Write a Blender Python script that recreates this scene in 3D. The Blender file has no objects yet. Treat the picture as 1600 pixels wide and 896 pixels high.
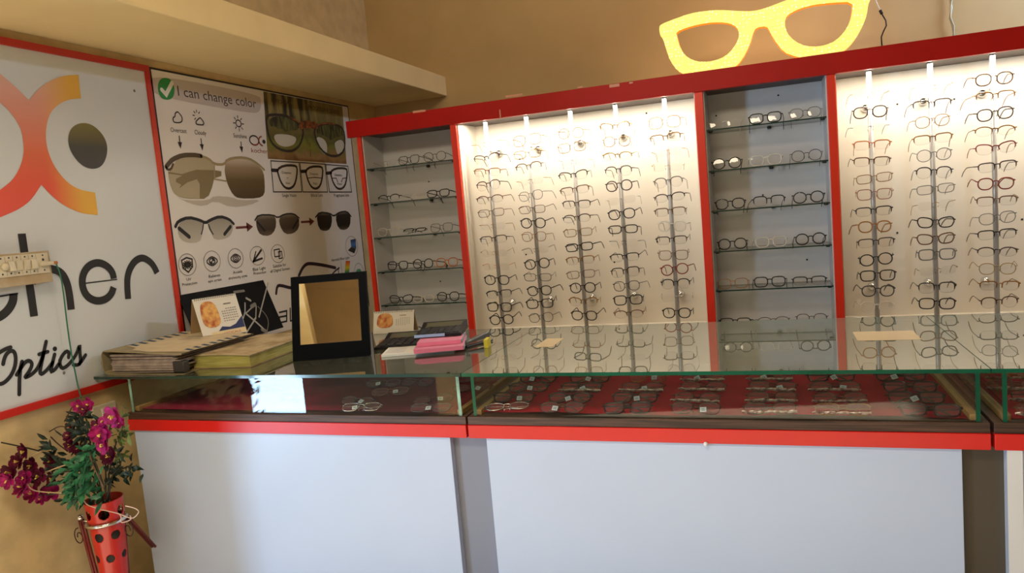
import bpy, bmesh, math, random
from math import sin, cos, pi, radians
from mathutils import Vector, Matrix
from mathutils.geometry import tessellate_polygon
random.seed(7)
scn = bpy.context.scene
COL = scn.collection

# ------------------------------------------------------------------ camera (solved from the photograph's vanishing points)
YAW, PIT, ROL, FPX = -0.342451377, -0.102229914, -0.0869676882, 1150.46468
CAM = Vector((0, 0, 1.40))
_f = Vector((sin(YAW) * cos(PIT), cos(YAW) * cos(PIT), sin(PIT)))
_r = Vector((cos(YAW), -sin(YAW), 0))
_u = _r.cross(_f)
R_ = cos(ROL) * _r + sin(ROL) * _u
U_ = -sin(ROL) * _r + cos(ROL) * _u
cd = bpy.data.cameras.new('camera')
cam = bpy.data.objects.new('camera', cd)
COL.objects.link(cam)
cd.sensor_width = 36.0
cd.lens = FPX / 1600 * 36
cd.clip_start = 0.05
m = Matrix.Identity(4)
for i in range(3):
    m[i][0], m[i][1], m[i][2], m[i][3] = R_[i], U_[i], -_f[i], CAM[i]
cam.matrix_world = m
scn.camera = cam


def hit(px, py, ax, val):
    """the point of the plane (axis ax = val) seen at a pixel of the 1600x896 photograph"""
    d = _f + (px - 800) / FPX * R_ - (py - 448) / FPX * U_
    return CAM + d * ((val - CAM[ax]) / d[ax])


# ------------------------------------------------------------------ materials
MATS = {}


def mat(name, col, rough=.5, metal=0.0, spec=.5, var=0.0, scale=8, bump=0.0, emit=None, estr=0.0, stretch=None, coat=0.0, col2=None, alpha=1.0):
    if name in MATS:
        return MATS[name]
    M = bpy.data.materials.new(name)
    M.use_nodes = True
    nt = M.node_tree
    b = nt.nodes['Principled BSDF']
    b.inputs['Base Color'].default_value = (*col, 1)
    b.inputs['Roughness'].default_value = rough
    b.inputs['Metallic'].default_value = metal
    b.inputs['Specular IOR Level'].default_value = spec
    b.inputs['Coat Weight'].default_value = coat
    b.inputs['Coat Roughness'].default_value = .08
    b.inputs['Alpha'].default_value = alpha
    if emit:
        b.inputs['Emission Color'].default_value = (*emit, 1)
        b.inputs['Emission Strength'].default_value = estr
    if var or bump or col2:
        tc = nt.nodes.new('ShaderNodeTexCoord')
        mp = nt.nodes.new('ShaderNodeMapping')
        if stretch:
            mp.inputs['Scale'].default_value = stretch
        nz = nt.nodes.new('ShaderNodeTexNoise')
        nz.inputs['Scale'].default_value = scale
        nz.inputs['Detail'].default_value = 5
        nt.links.new(tc.outputs['Object'], mp.inputs[0])
        nt.links.new(mp.outputs[0], nz.inputs['Vector'])
        if var or col2:
            cr = nt.nodes.new('ShaderNodeValToRGB')
            lo = col2 if col2 else tuple(c * (1 - var) for c in col)
            cr.color_ramp.elements[0].position = .35
            cr.color_ramp.elements[1].position = .62
            cr.color_ramp.elements[0].color = (*lo, 1)
            cr.color_ramp.elements[1].color = (*col, 1)
            nt.links.new(nz.outputs[0], cr.inputs[0])
            nt.links.new(cr.outputs[0], b.inputs['Base Color'])
        if bump:
            bp = nt.nodes.new('ShaderNodeBump')
            bp.inputs['Strength'].default_value = bump
            bp.inputs['Distance'].default_value = .004
            nt.links.new(nz.outputs[0], bp.inputs['Height'])
            nt.links.new(bp.outputs[0], b.inputs['Normal'])
    MATS[name] = M
    return M


def grad(name, stops, axis='Z', lo=0.0, hi=1.0, rough=.5, noise=0.0, spec=.5):
    """colour running along a world axis of the object's own coordinates"""
    M = bpy.data.materials.new(name)
    M.use_nodes = True
    nt = M.node_tree
    b = nt.nodes['Principled BSDF']
    b.inputs['Roughness'].default_value = rough
    b.inputs['Specular IOR Level'].default_value = spec
    tc = nt.nodes.new('ShaderNodeTexCoord')
    sp = nt.nodes.new('ShaderNodeSeparateXYZ')
    nt.links.new(tc.outputs['Object'], sp.inputs[0])
    mr = nt.nodes.new('ShaderNodeMapRange')
    mr.inputs['From Min'].default_value = lo
    mr.inputs['From Max'].default_value = hi
    src = sp.outputs[axis]
    if noise:
        nz = nt.nodes.new('ShaderNodeTexNoise')
        nz.inputs['Scale'].default_value = 22
        nz.inputs['Detail'].default_value = 6
        nt.links.new(tc.outputs['Object'], nz.inputs['Vector'])
        ma = nt.nodes.new('ShaderNodeMath')
        ma.operation = 'MULTIPLY_ADD'
        nt.links.new(nz.outputs[0], ma.inputs[0])
        ma.inputs[1].default_value = noise
        nt.links.new(src, ma.inputs[2])
        src = ma.outputs[0]
    nt.links.new(src, mr.inputs['Value'])
    cr = nt.nodes.new('ShaderNodeValToRGB')
    els = cr.color_ramp.elements
    els[0].position, els[0].color = stops[0][0], (*stops[0][1], 1)
    els[1].position, els[1].color = stops[-1][0], (*stops[-1][1], 1)
    for p, c in stops[1:-1]:
        e = els.new(p)
        e.color = (*c, 1)
    nt.links.new(mr.outputs[0], cr.inputs[0])
    nt.links.new(cr.outputs[0], b.inputs['Base Color'])
    MATS[name] = M
    return M


def glass(name, tint=(1, 1, 1), f0=.04, haze=0.0, rough=0.0, dcol=(.8, .85, .8), pw=5):
    """thin pane: clear transmission plus Fresnel mirror, faces counted alike from both sides"""
    if name in MATS:
        return MATS[name]
    M = bpy.data.materials.new(name)
    M.use_nodes = True
    nt = M.node_tree
    nt.nodes.clear()
    out = nt.nodes.new('ShaderNodeOutputMaterial')
    tr = nt.nodes.new('ShaderNodeBsdfTransparent')
    tr.inputs[0].default_value = (*tint, 1)
    gl = nt.nodes.new('ShaderNodeBsdfGlossy')
    gl.inputs['Roughness'].default_value = rough
    lw = nt.nodes.new('ShaderNodeLayerWeight')
    lw.inputs['Blend'].default_value = .5
    p = nt.nodes.new('ShaderNodeMath')
    p.operation = 'POWER'
    nt.links.new(lw.outputs['Facing'], p.inputs[0])
    p.inputs[1].default_value = pw
    a = nt.nodes.new('ShaderNodeMath')
    a.operation = 'MULTIPLY_ADD'
    nt.links.new(p.outputs[0], a.inputs[0])
    a.inputs[1].default_value = 1 - f0
    a.inputs[2].default_value = f0
    mx = nt.nodes.new('ShaderNodeMixShader')
    nt.links.new(a.outputs[0], mx.inputs[0])
    src = tr.outputs[0]
    if haze:
        df = nt.nodes.new('ShaderNodeBsdfDiffuse')
        df.inputs[0].default_value = (*dcol, 1)
        m2 = nt.nodes.new('ShaderNodeMixShader')
        m2.inputs[0].default_value = haze
        nt.links.new(src, m2.inputs[1])
        nt.links.new(df.outputs[0], m2.inputs[2])
        src = m2.outputs[0]
    nt.links.new(src, mx.inputs[1])
    nt.links.new(gl.outputs[0], mx.inputs[2])
    nt.links.new(mx.outputs[0], out.inputs[0])
    MATS[name] = M
    return M


def sc(r, g, b):
    f = lambda v: (v / 255 / 12.92) if v / 255 <= .04045 else ((v / 255 + .055) / 1.055) ** 2.4
    return (f(r), f(g), f(b))


TAN = mat('tan_plaster', sc(206, 180, 134), .85, var=.10, scale=3, bump=.15)
TANSIDE = mat('tan_plaster_lower', sc(214, 188, 138), .8, var=.16, scale=14, bump=.12)
CREAM = mat('cream_slab_paint', sc(232, 208, 154), .8, var=.06, scale=4, bump=.15)
REDV = mat('red_laminate_valance', sc(170, 20, 16), .45, spec=.2, var=.08, scale=5)
REDP = mat('red_laminate_post', sc(222, 48, 24), .35)
REDB = mat('red_laminate_band', sc(214, 34, 30), .32, var=.05, scale=12)
PANELM = mat('blue_white_laminate', sc(188, 204, 236), .3, var=.02, scale=6)
WHITE = mat('white_laminate', sc(226, 228, 234), .3, var=.02, scale=6)
NICHE = mat('niche_laminate', sc(205, 205, 210), .4, var=.03, scale=6)
BAYW = mat('bay_white', sc(224, 216, 203), .5, var=.03, scale=3)
GREYP = mat('grey_laminate', sc(124, 130, 152), .35)
GREYP_SHADE = mat('shaded_grey_laminate', sc(74, 66, 56), .35)  # grey laminate again, shade and tan reflection put into its colour
BROWN = mat('dark_plywood_edge', sc(92, 64, 52), .5, col2=sc(46, 30, 24), scale=6, stretch=(1, 1, 60))
DKWOOD = mat('dark_wood', sc(60, 40, 32), .5, var=.3, scale=10)
TANWOOD = mat('tan_wood_strip', sc(196, 150, 92), .6, var=.25, scale=20, stretch=(8, 1, 1))
FELT = mat('red_felt', sc(176, 26, 46), .95, spec=.1, var=.35, scale=5, bump=.6)
FLOORM = mat('floor_tile', sc(190, 186, 178), .3, var=.08, scale=4)
GLASS_TOP = glass('counter_glass', (.86, .94, .86), .05, pw=1.9, haze=.14, dcol=(.62, .66, .50))  # diffuse haze colour stands in for a brighter reflection
GLASS_PANE = glass('case_glass', (.96, .985, .97), .038, haze=.003)
SHELFG = glass('shelf_glass', (.93, .96, .94), .04)
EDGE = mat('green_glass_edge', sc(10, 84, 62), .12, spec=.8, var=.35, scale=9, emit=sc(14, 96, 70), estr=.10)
EDGED = mat('dark_glass_edge', sc(28, 58, 52), .12, spec=.8)
EDGEL = mat('pale_glass_edge', sc(150, 196, 180), .15, spec=.8, var=.4, scale=30)
LENS = glass('lens_clear', (.97, .97, .97), .05, haze=.03, dcol=(.9, .9, .9))
LENSP = glass('lens_coated', (.92, .86, .90), .06, haze=.08, dcol=(.62, .40, .46))
STEEL = mat('brushed_steel', (.50, .49, .48), .3, .35)
CHROME = mat('chrome', (.8, .8, .8), .12, 1.0)
BLACKM = mat('black_metal', (.012, .011, .011), .35)
BLACKP = mat('black_plastic', (.010, .010, .012), .45, spec=.3)
PAPER = mat('white_paper', sc(228, 226, 220), .85, var=.04, scale=30)
INK = mat('black_ink', sc(26, 26, 26), .6)
SIGNW = mat('sign_white', sc(204, 210, 216), .28, var=.02, scale=3)
SLEEVE = mat('plastic_sleeve', sc(186, 164, 146), .25, col2=sc(96, 56, 56), scale=110)

FR = {  # frame colours: material, word
    'black': (mat('frame_black', (.012, .011, .012), .25), 'black'),
    'dkbrown': (mat('frame_dark_brown', sc(58, 36, 24), .3), 'dark brown'),
    'brown': (mat('frame_brown', sc(110, 70, 40), .3), 'brown'),
    'gold': (mat('frame_gold', sc(146, 100, 34), .3, .4), 'gold'),
    'palegold': (mat('frame_pale_gold', sc(170, 136, 72), .3, .4), 'pale gold'),
    'grey': (mat('frame_grey', sc(112, 112, 108), .3, .3), 'grey'),
    'dkgrey': (mat('frame_dark_grey', sc(60, 60, 62), .3), 'dark grey'),
    'clear': (mat('frame_clear', sc(226, 222, 212), .15, spec=.7), 'clear'),
    'orange': (mat('frame_orange', sc(206, 116, 44), .3), 'orange'),
    'red': (mat('frame_red', sc(140, 44, 30), .3), 'reddish'),
    'amber': (mat('frame_amber', sc(168, 110, 48), .25), 'amber'),
    'tortoise': (mat('frame_tortoise', sc(120, 78, 36), .25, col2=sc(52, 32, 18), scale=90), 'tortoise brown'),
    'teal': (mat('frame_teal', sc(140, 176, 160), .25, .4), 'pale teal'),
    'silver': (mat('frame_silver', (.55, .55, .55), .25, .9), 'silver'),
}


# ------------------------------------------------------------------ mesh helpers
class MB:
    def __init__(s):
        s.v, s.f, s.mi = [], [], []

    def quadbox(s, x0, x1, y0, y1, z0, z1, mi=0):
        o = len(s.v)
        s.v += [(x, y, z) for z in (z0, z1) for y in (y0, y1) for x in (x0, x1)]
        fs = [(0, 2, 3, 1), (4, 5, 7, 6), (0, 1, 5, 4), (2, 6, 7, 3), (0, 4, 6, 2), (1, 3, 7, 5)]
        s.f += [tuple(o + i for i in f) for f in fs]
        s.mi += [mi] * 6
        return s

    def pts(s, vs, fs, mi=0):
        o = len(s.v)
        s.v += [tuple(v) for v in vs]
        s.f += [tuple(o + i for i in f) for f in fs]
        s.mi += [mi] * len(fs)
        return s

    def tube(s, path, rad, n=6, closed=False, mi=0, up=None, flat=1.0):
        """sweep a circle (or ellipse, flat<1 squeezes along 'up') along a path"""
        P = [Vector(p) for p in path]
        N = len(P)
        rr = rad if isinstance(rad, (list, tuple)) else [rad] * N
        o = len(s.v)
        prev = None
        for i in range(N):
            if closed:
                t = P[(i + 1) % N] - P[i - 1]
            else:
                t = P[min(i + 1, N - 1)] - P[max(i - 1, 0)]
            if t.length < 1e-9:
                t = Vector((0, 0, 1))
            t.normalize()
            if up is not None:
                a = Vector(up)
            elif prev is None:
                a = Vector((0, 0, 1)) if abs(t.z) < .9 else Vector((0, 1, 0))
            else:
                a = prev
            a = (a - t * a.dot(t))
            if a.length < 1e-6:
                a = t.orthogonal()
            a.normalize()
            prev = a
            b = t.cross(a)
            for k in range(n):
                th = 2 * pi * (k + .5) / n
                s.v.append(tuple(P[i] + rr[i] * (cos(th) * a * flat + sin(th) * b)))
        R = N if closed else N - 1
        for i in range(R):
            j = (i + 1) % N
            for k in range(n):
                q = (k + 1) % n
                s.f.append((o + i * n + k, o + i * n + q, o + j * n + q, o + j * n + k))
                s.mi.append(mi)
        if not closed:
            s.f.append(tuple(o + k for k in reversed(range(n))))
            s.f.append(tuple(o + (N - 1) * n + k for k in range(n)))
            s.mi += [mi, mi]
        return s

    def lathe(s, prof, n=20, c=(0, 0, 0), mi=0):
        o = len(s.v)
        for r, z in prof:
            for k in range(n):
                th = 2 * pi * k / n
                s.v.append((c[0] + r * cos(th), c[1] + r * sin(th), c[2] + z))
        for i in range(len(prof) - 1):
            for k in range(n):
                q = (k + 1) % n
                s.f.append((o + i * n + k, o + i * n + q, o + (i + 1) * n + q, o + (i + 1) * n + k))
                s.mi.append(mi)
        s.f.append(tuple(o + k for k in reversed(range(n))))
        s.f.append(tuple(o + (len(prof) - 1) * n + k for k in range(n)))
        s.mi += [mi, mi]
        return s

    def ball(s, c, r, n=10, mi=0, sq=(1, 1, 1)):
        k = max(4, n // 2)
        prof = [(max(1e-5, r * sin(pi * i / k)), -r * cos(pi * i / k)) for i in range(k + 1)]
        o = len(s.v)
        s.lathe(prof, n, (0, 0, 0), mi)
        for i in range(o, len(s.v)):
            x, y, z = s.v[i]
            s.v[i] = (c[0] + x * sq[0], c[1] + y * sq[1], c[2] + z * sq[2])
        return s

    def mesh(s, name, mats, smooth=False):
        me = bpy.data.meshes.new(name)
        me.from_pydata([tuple(v) for v in s.v], [], s.f)
        for M in (mats if isinstance(mats, (list, tuple)) else [mats]):
            me.materials.append(M)
        for p, i in zip(me.polygons, s.mi):
            p.material_index = i
            p.use_smooth = smooth
        me.update()
        return me

    def build(s, name, mats, parent=None, smooth=False, bevel=0.0):
        me = s.mesh(name, mats, smooth)
        return link(name, me, parent, bevel)


def link(name, me, parent=None, bevel=0.0):
    o = bpy.data.objects.new(name, me)
    COL.objects.link(o)
    if parent:
        o.parent = parent
        o.matrix_parent_inverse = Matrix.Identity(4) if parent.get('_local') else parent.matrix_basis.inverted()
    if bevel:
        b = o.modifiers.new('bevel', 'BEVEL')
        b.width = bevel
        b.segments = 2
        b.limit_method = 'ANGLE'
    return o


def tag(o, label, cat, group=None):
    o['label'] = label
    o['category'] = cat
    if group:
        o['group'] = group
    return o


def thing(name, label, cat, loc=(0, 0, 0), rot=(0, 0, 0), group=None, local=False):
    o = bpy.data.objects.new(name, None)
    COL.objects.link(o)
    o.empty_display_size = .05
    o.location = loc
    o.rotation_euler = rot
    mb = Matrix.LocRotScale(Vector(loc), __import__('mathutils').Euler(rot), None)
    o.matrix_basis = mb
    if local:
        o['_local'] = 1
    return tag(o, label, cat, group)


def struct(name, mb, M, bevel=0.0):
    o = mb.build(name, M, None, bevel=bevel)
    o['kind'] = 'structure'
    return o


def box(name, M, parent, x0, x1, y0, y1, z0, z1, bevel=0.0):
    return MB().quadbox(x0, x1, y0, y1, z0, z1).build(name, M, parent, bevel=bevel)


# ---- flat printing on a plane: P maps (u, v, off) to a 3D point
def poly_mesh(loops, P, off):
    loops3 = [[Vector((u, v, 0)) for u, v in L] for L in loops]
    tris = tessellate_polygon(loops3)
    flat = [p for L in loops3 for p in L]
    vs, fs = [P(p.x, p.y, off) for p in flat], []
    ref = (Vector(P(0, 0, 1)) - Vector(P(0, 0, 0)))
    for t in tris:
        a, b, c = (Vector(vs[i]) for i in t)
        nrm = (b - a).cross(c - a)
        fs.append(tuple(t) if nrm.dot(ref) >= 0 else tuple(reversed(t)))
    return vs, fs


def ribbon_pts(path, w, closed=False, cap=True):
    """one mitred strip along a 2D path with rounded ends"""
    P = []
    for p in path:
        p = Vector(p)
        if not P or (p - P[-1]).length > 1e-7:
            P.append(p)
    n = len(P)
    vs, fs = [], []
    h = w / 2

    def nrm(a, b):
        d = (b - a).normalized()
        return Vector((-d.y, d.x))
    for i in range(n):
        ns = []
        if closed or i > 0:
            ns.append(nrm(P[i - 1], P[i]))
        if closed or i < n - 1:
            ns.append(nrm(P[i], P[(i + 1) % n]))
        q = ns[0] if len(ns) == 1 else (ns[0] + ns[1])
        if q.length < 1e-6:
            q = ns[0]
        q.normalize()
        q = q * (h / max(.45, q.dot(ns[0])))
        vs += [P[i] - q, P[i] + q]
    for i in range(n if closed else n - 1):
        a, c = 2 * i, 2 * ((i + 1) % n)
        fs.append((a, c, c + 1, a + 1))
    if not closed and cap:
        for e, (c, d0) in enumerate(((P[0], P[0] - P[1]), (P[-1], P[-1] - P[-2]))):
            a0 = math.atan2(d0.y, d0.x)
            o = len(vs)
            vs += [c + Vector((cos(a0 - pi / 2 + pi * k / 6), sin(a0 - pi / 2 + pi * k / 6))) * h for k in range(7)]
            fs.append(tuple(range(o, o + 7)))
    return vs, fs


def smooth2(path, it=2, closed=False):
    P = [Vector(p) for p in path]
    for _ in range(it):
        Q = []
        n = len(P)
        if not closed:
            Q.append(P[0])
        for i in range(n if closed else n - 1):
            a, b = P[i], P[(i + 1) % n]
            Q += [a * .75 + b * .25, a * .25 + b * .75]
        if not closed:
            Q.append(P[-1])
        P = Q
    return P


class Print:
    """collects printed shapes of one colour on a plane into one mesh"""

    def __init__(s, P, off, sgn=1):
        s.P, s.off = P, off
        s.mb = MB()

    def poly(s, *loops):
        vs, fs = poly_mesh(loops, s.P, s.off)
        s.mb.pts(vs, fs)
        return s

    def line(s, path, w, closed=False, sm=0, cap=True):
        if sm:
            path = smooth2(path, sm, closed)
        vs, fs = ribbon_pts(path, w, closed, cap)
        s.mb.pts([s.P(v[0], v[1], s.off) for v in vs], fs)
        return s

    def disc(s, c, rx, ry=None, n=28):
        ry = rx if ry is None else ry
        return s.poly([(c[0] + rx * cos(2 * pi * k / n), c[1] + ry * sin(2 * pi * k / n)) for k in range(n)])

    def ring(s, c, rx, ry, w, n=28):
        return s.line([(c[0] + rx * cos(2 * pi * k / n), c[1] + ry * sin(2 * pi * k / n)) for k in range(n)], w, True)

    def text(s, t, u0, u1, v0, h):
        cu = bpy.data.curves.new('t', 'FONT')
        cu.body = t
        cu.resolution_u = 3
        ob = bpy.data.objects.new('t', cu)
        COL.objects.link(ob)
        dg = bpy.context.evaluated_depsgraph_get()
        me = bpy.data.meshes.new_from_object(ob.evaluated_get(dg))
        xs = [v.co.x for v in me.vertices]
        x0, x1 = min(xs), max(xs)
        k = (u1 - u0) / (x1 - x0)
        kv = h / .69
        vs = [s.P(u0 + (v.co.x - x0) * k, v0 + v.co.y * kv, s.off) for v in me.vertices]
        ref = Vector(s.P(0, 0, 1)) - Vector(s.P(0, 0, 0))
        fs = []
        for p in me.polygons:
            t_ = tuple(p.vertices)
            a, b, c = (Vector(vs[i]) for i in t_[:3])
            fs.append(t_ if (b - a).cross(c - a).dot(ref) >= 0 else tuple(reversed(t_)))
        s.mb.pts(vs, fs)
        bpy.data.objects.remove(ob)
        bpy.data.meshes.remove(me)
        bpy.data.curves.remove(cu)
        return s

    def build(s, name, M, parent):
        return s.mb.build(name, M, parent)


# ------------------------------------------------------------------ room
XL, YB = -2.08, 3.79
ZT, ZG = .987, .978          # counter glass: upper and lower face
mbx = lambda *a: MB().quadbox(*a)
struct('floor', mbx(XL - .15, 3.15, -3.35, 4.0, -.1, 0), FLOORM)
struct('ground', mbx(-9, XL - .15, -7, 6, -.9, -.8), mat('street_asphalt', sc(62, 60, 60), .95, spec=.1, var=.2, scale=2))
struct('wall_back', mbx(XL - .15, 3.0, YB, YB + .15, 0, 3.1), TAN)
lw = MB()
lw.quadbox(XL - .15, XL, 1.04, YB, 0, 3.1)
lw.quadbox(XL - .15, XL, -3.2, -1.0, 0, 3.1)
lw.quadbox(XL - .15, XL, -1.0, 1.04, 2.16, 3.1)
struct('wall_left', lw, TANSIDE)
struct('wall_right', mbx(3.0, 3.15, -3.2, YB + .15, 0, 3.1), TAN)
struct('wall_front', mbx(XL - .15, 3.15, -3.35, -3.2, 0, 3.1), TAN)
struct('ceiling', mbx(XL - .15, 3.15, -3.35, YB + .15, 3.1, 3.2), TAN)
struct('trim_1', mbx(XL, -1.63, -3.2, YB, 2.053, 2.157), CREAM, .004)

# ------------------------------------------------------------------ counters
def counter(name, label, x0, x1, px0, px1, post=None, strip=None, lx=None, case=(0, 0)):
    t = thing(name, label, 'counter', ((x0 + x1) / 2, 2.1, 0), group=None)
    yf = 1.75
    # cabinet: shaped body of panel, sides, plinth
    box('front_panel', PANELM, t, px0, px1, yf, yf + .018, .06, .812, .001)
    body = MB()
    body.quadbox(px0, px0 + .018, yf + .018, 2.40, .06, .812)
    body.quadbox(px1 - .018, px1, yf + .018, 2.40, .06, .812)
    body.quadbox(px0 + .018, px1 - .018, yf + .03, 2.38, .06, .08)
    body.quadbox(px0 + .018, px1 - .018, yf + .03, 2.38, .40, .418)
    body.build('carcass', WHITE, t)
    box('plinth', DKWOOD, t, px0, px1, yf + .03, 2.38, 0, .06)
    box('red_band', REDB, t, x0, x1, yf - .006, yf + .03, .811, .846, .001)
    box('base_board', BROWN, t, x0, x1, yf - .002, 2.43, .8462, .868, .001)
    if strip:
        box('edge_strip', WHITE, t, strip[0], strip[1], yf - .004, yf, .06, .811)
    return t


cA = counter('display_counter', 'short glass display counter against the sign wall, mirror and ledgers on it', -1.955, -.786, -1.94, -.838)
cB = counter('display_counter', 'long glass display counter with red felt tray full of spectacles, clear top', -.780, .417, -.733, .364)
pn_ = hit(1103, 694, 1, 1.744)
MB().ball((pn_.x, 1.742, pn_.z), .006, 8).build('nail_cap', WHITE, cB, True)
cC = counter('display_counter', 'glass display counter beyond the second seam, only its corner showing', .424, 1.62, .446, 1.6, strip=(.446, .474))


tag(box('counter_post', GREYP, None, -.8375, -.7335, 1.77, 1.81, 0, .8105), 'flat grey upright post under the seam of short and long counters', 'post')
tag(box('counter_post', GREYP_SHADE, None, .3645, .4455, 1.77, 1.81, 0, .8105), 'grey upright post with painted shade under the seam beyond the long counter', 'post')


GLASS_TOPB = glass('counter_glass_hazed', (.86, .94, .86), .05, pw=1.9, haze=.30, dcol=(.74, .77, .60))  # stronger, paler haze painted in to brighten the reflection on these tops


def case(t, gx0, gx1, tx0, tx1, liner, edge, vedge, topm=None):
    """the glass case that stands on the counter: felt tray, rails, panes, top"""
    # felt floor, a grid with soft folds
    mb = MB()
    nx, ny = 36, 18
    x0, x1, y0, y1 = gx0 + .02, gx1 - .02, 1.775, 2.40
    for j in range(ny + 1):
        for i in range(nx + 1):
            x, y = x0 + (x1 - x0) * i / nx, y0 + (y1 - y0) * j / ny
            mb.v.append((x, y, .8725 + .0022 * sin(9 * x + 4 * y + 2 * sin(7 * y)) + .001 * sin(31 * x)))
    for j in range(ny):
        for i in range(nx):
            a = j * (nx + 1) + i
            mb.f.append((a, a + 1, a + nx + 2, a + nx + 1))
            mb.mi.append(0)
    mb.build('tray_lining', liner, t, True)
    for xa in (gx0 + .002, gx1 - .018):
        box('tray_rail', TANWOOD, t, xa, xa + .016, 1.768, 2.41, .868, .882, .001)
    box('back_board', DKWOOD, t, gx0, gx1, 2.405, 2.42, .868, .977)
    # panes: big faces glass, narrow faces green
    def pane(name, x0, x1, y0, y1, z0, z1, thin, M, E):
        mb = MB().quadbox(x0, x1, y0, y1, z0, z1)
        big = {'x': (4, 5), 'y': (2, 3), 'z': (0, 1)}[thin]
        mb.mi = [0 if i in big else 1 for i in range(6)]
        return mb.build(name, [M, E], t)
    pane('front_pane', gx0 + .006, gx1 - .006, 1.757, 1.762, .868, .9775, 'y', GLASS_PANE, EDGEL)
    pane('side_pane', gx0, gx0 + .009, 1.757, 2.405, .868, .9775, 'x', GLASS_PANE, vedge)
    pane('side_pane', gx1 - .009, gx1, 1.757, 2.405, .868, .9775, 'x', GLASS_PANE, vedge)
    pane('top_pane', tx0, tx1, 1.742, 2.43, ZG, ZT, 'z', topm or GLASS_TOP, edge)


DARKLIN = mat('dark_maroon_lining', sc(176, 44, 82), .95, spec=.1, col2=sc(92, 36, 42), scale=1.6, bump=.5)
case(cA, -1.945, -.799, -2.07, -.786, DARKLIN, EDGED, EDGEL)
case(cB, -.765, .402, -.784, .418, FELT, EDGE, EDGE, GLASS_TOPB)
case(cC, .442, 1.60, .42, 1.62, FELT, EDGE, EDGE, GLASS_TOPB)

# paper patches stuck under the clear top
for (a, b, c, d), lb in (((835, 543, 881, 529), 'small cream paper patch on the counter glass, on the mirror side'), ((1340, 533, 1426, 517), 'wide cream paper patch on the counter glass, before the three-rod bay')):
    p, q = hit(a, b, 2, ZT), hit(c, d, 2, ZT)
    tag(MB().quadbox(p.x, q.x, p.y, q.y, ZT + .0002, ZT + .0006).build('paper_patch', mat('cream_patch', sc(250, 224, 180), .8, alpha=.36)), lb, 'paper')

# ------------------------------------------------------------------ display cabinet
YF, YBK = 3.0, 3.2
dc = thing('display_cabinet', 'tall red and white spectacle display cabinet with red top band and four posts', 'cabinet', (-.2, 3.1, 0))
XR = 1.42
box('valance', REDV, dc, -1.79, XR, 2.975, 3.0, 1.792, 1.866, .001)
box('top_board', DKWOOD, dc, -1.76, XR, 3.0005, 3.24, 1.797, 1.815)
for x0, x1 in ((-1.748, -1.729), (-1.285, -1.257), (-.252, -.221), (.219, .2475), (1.39, XR)):
    box('red_post', REDP, dc, x0, x1, 2.985, 3.0, .10, 1.796, .001)
bays = [(-1.729, -1.285, NICHE, 'niche_back', 3.175), (-1.257, -.252, BAYW, 'bay_back', YBK), (-.221, .219, NICHE, 'niche_back', 3.175), (.2475, 1.39, BAYW, 'bay_back', YBK)]
for x0, x1, M, nm, yb in bays:
    bk = box(nm, M, dc, x0 - .008, x1 + .008, yb, yb + .012, .85, 1.797)
    for xs in (x0 - .006, x1 - .004):
        box('side_panel', M, dc, xs, xs + .010, 2.9995, yb, .85, 1.797)
    box('bay_floor', M, dc, x0 - .006, x1 + .006, 2.9995, yb, .846, .862)
box('base_cabinet', WHITE, dc, -1.74, XR, 3.0005, 3.23, 0, .846)
# screw holes and marks on the back panels
for yy, rad, pts_ in ((3.174, .0038, ((1216, 149), (1119, 181), (1261, 406), (1192, 305), (670, 284), (688, 440))), (3.199, .004, ((1010, 177), (812, 249), (1402, 163), (1491, 155), (1402, 364), (1597, 343), (1493, 446), (822, 398), (1027, 378), (960, 410)))):
    for px, py in pts_:
        p = hit(px, py, 1, yy)
        MB().ball(p, rad, 8, sq=(1, .3, 1)).build('screw_hole', BLACKM, dc)
# chips of bare board along the valance
ch = MB()
for px, py, w, h in ((645, 174, 20, 3), (780, 172, 3, 14), (790, 150, 26, 2.5), (902, 136, 9, 2), (952, 133, 16, 4), (983, 129, 6, 2)):
    a, b = hit(px, py, 1, 2.9745), hit(px + w, py - w * .13 + h, 1, 2.9745)
    ch.quadbox(min(a.x, b.x), max(a.x, b.x), 2.9743, 2.9752, min(a.z, b.z), max(a.z, b.z) + .001)
ch.build('chipped_edge', mat('bare_board', sc(206, 150, 130), .8), dc)

# ------------------------------------------------------------------ spectacles
def outline(shape, n=28):
    P = {'round': (.0235, .0215, 2.1), 'panto': (.024, .0205, 2.5), 'rect': (.0262, .0165, 3.6), 'square': (.0255, .0198, 3.4), 'cat': (.0262, .0185, 2.7), 'oval': (.0262, .0165, 2.2), 'big': (.0275, .0235, 2.8)}[shape]
    a, b, e = P
    out = []
    for k in range(n):
        th = 2 * pi * k / n
        c, s_ = cos(th), sin(th)
        x = a * math.copysign(abs(c) ** (2 / e), c)
        z = b * math.copysign(abs(s_) ** (2 / e), s_)
        if shape in ('panto', 'square', 'rect') and z < 0:
            x *= 1 - .10 * (-z / b)
        if shape == 'cat':
            z += .004 * (x / a) * (1 if z > 0 else .2)
            if z < 0:
                x *= .9
        if shape == 'big' and z < 0:
            x += .002 * (-z / b)
        out.append((x, z))
    return a, b, out


GEO = {}


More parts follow.
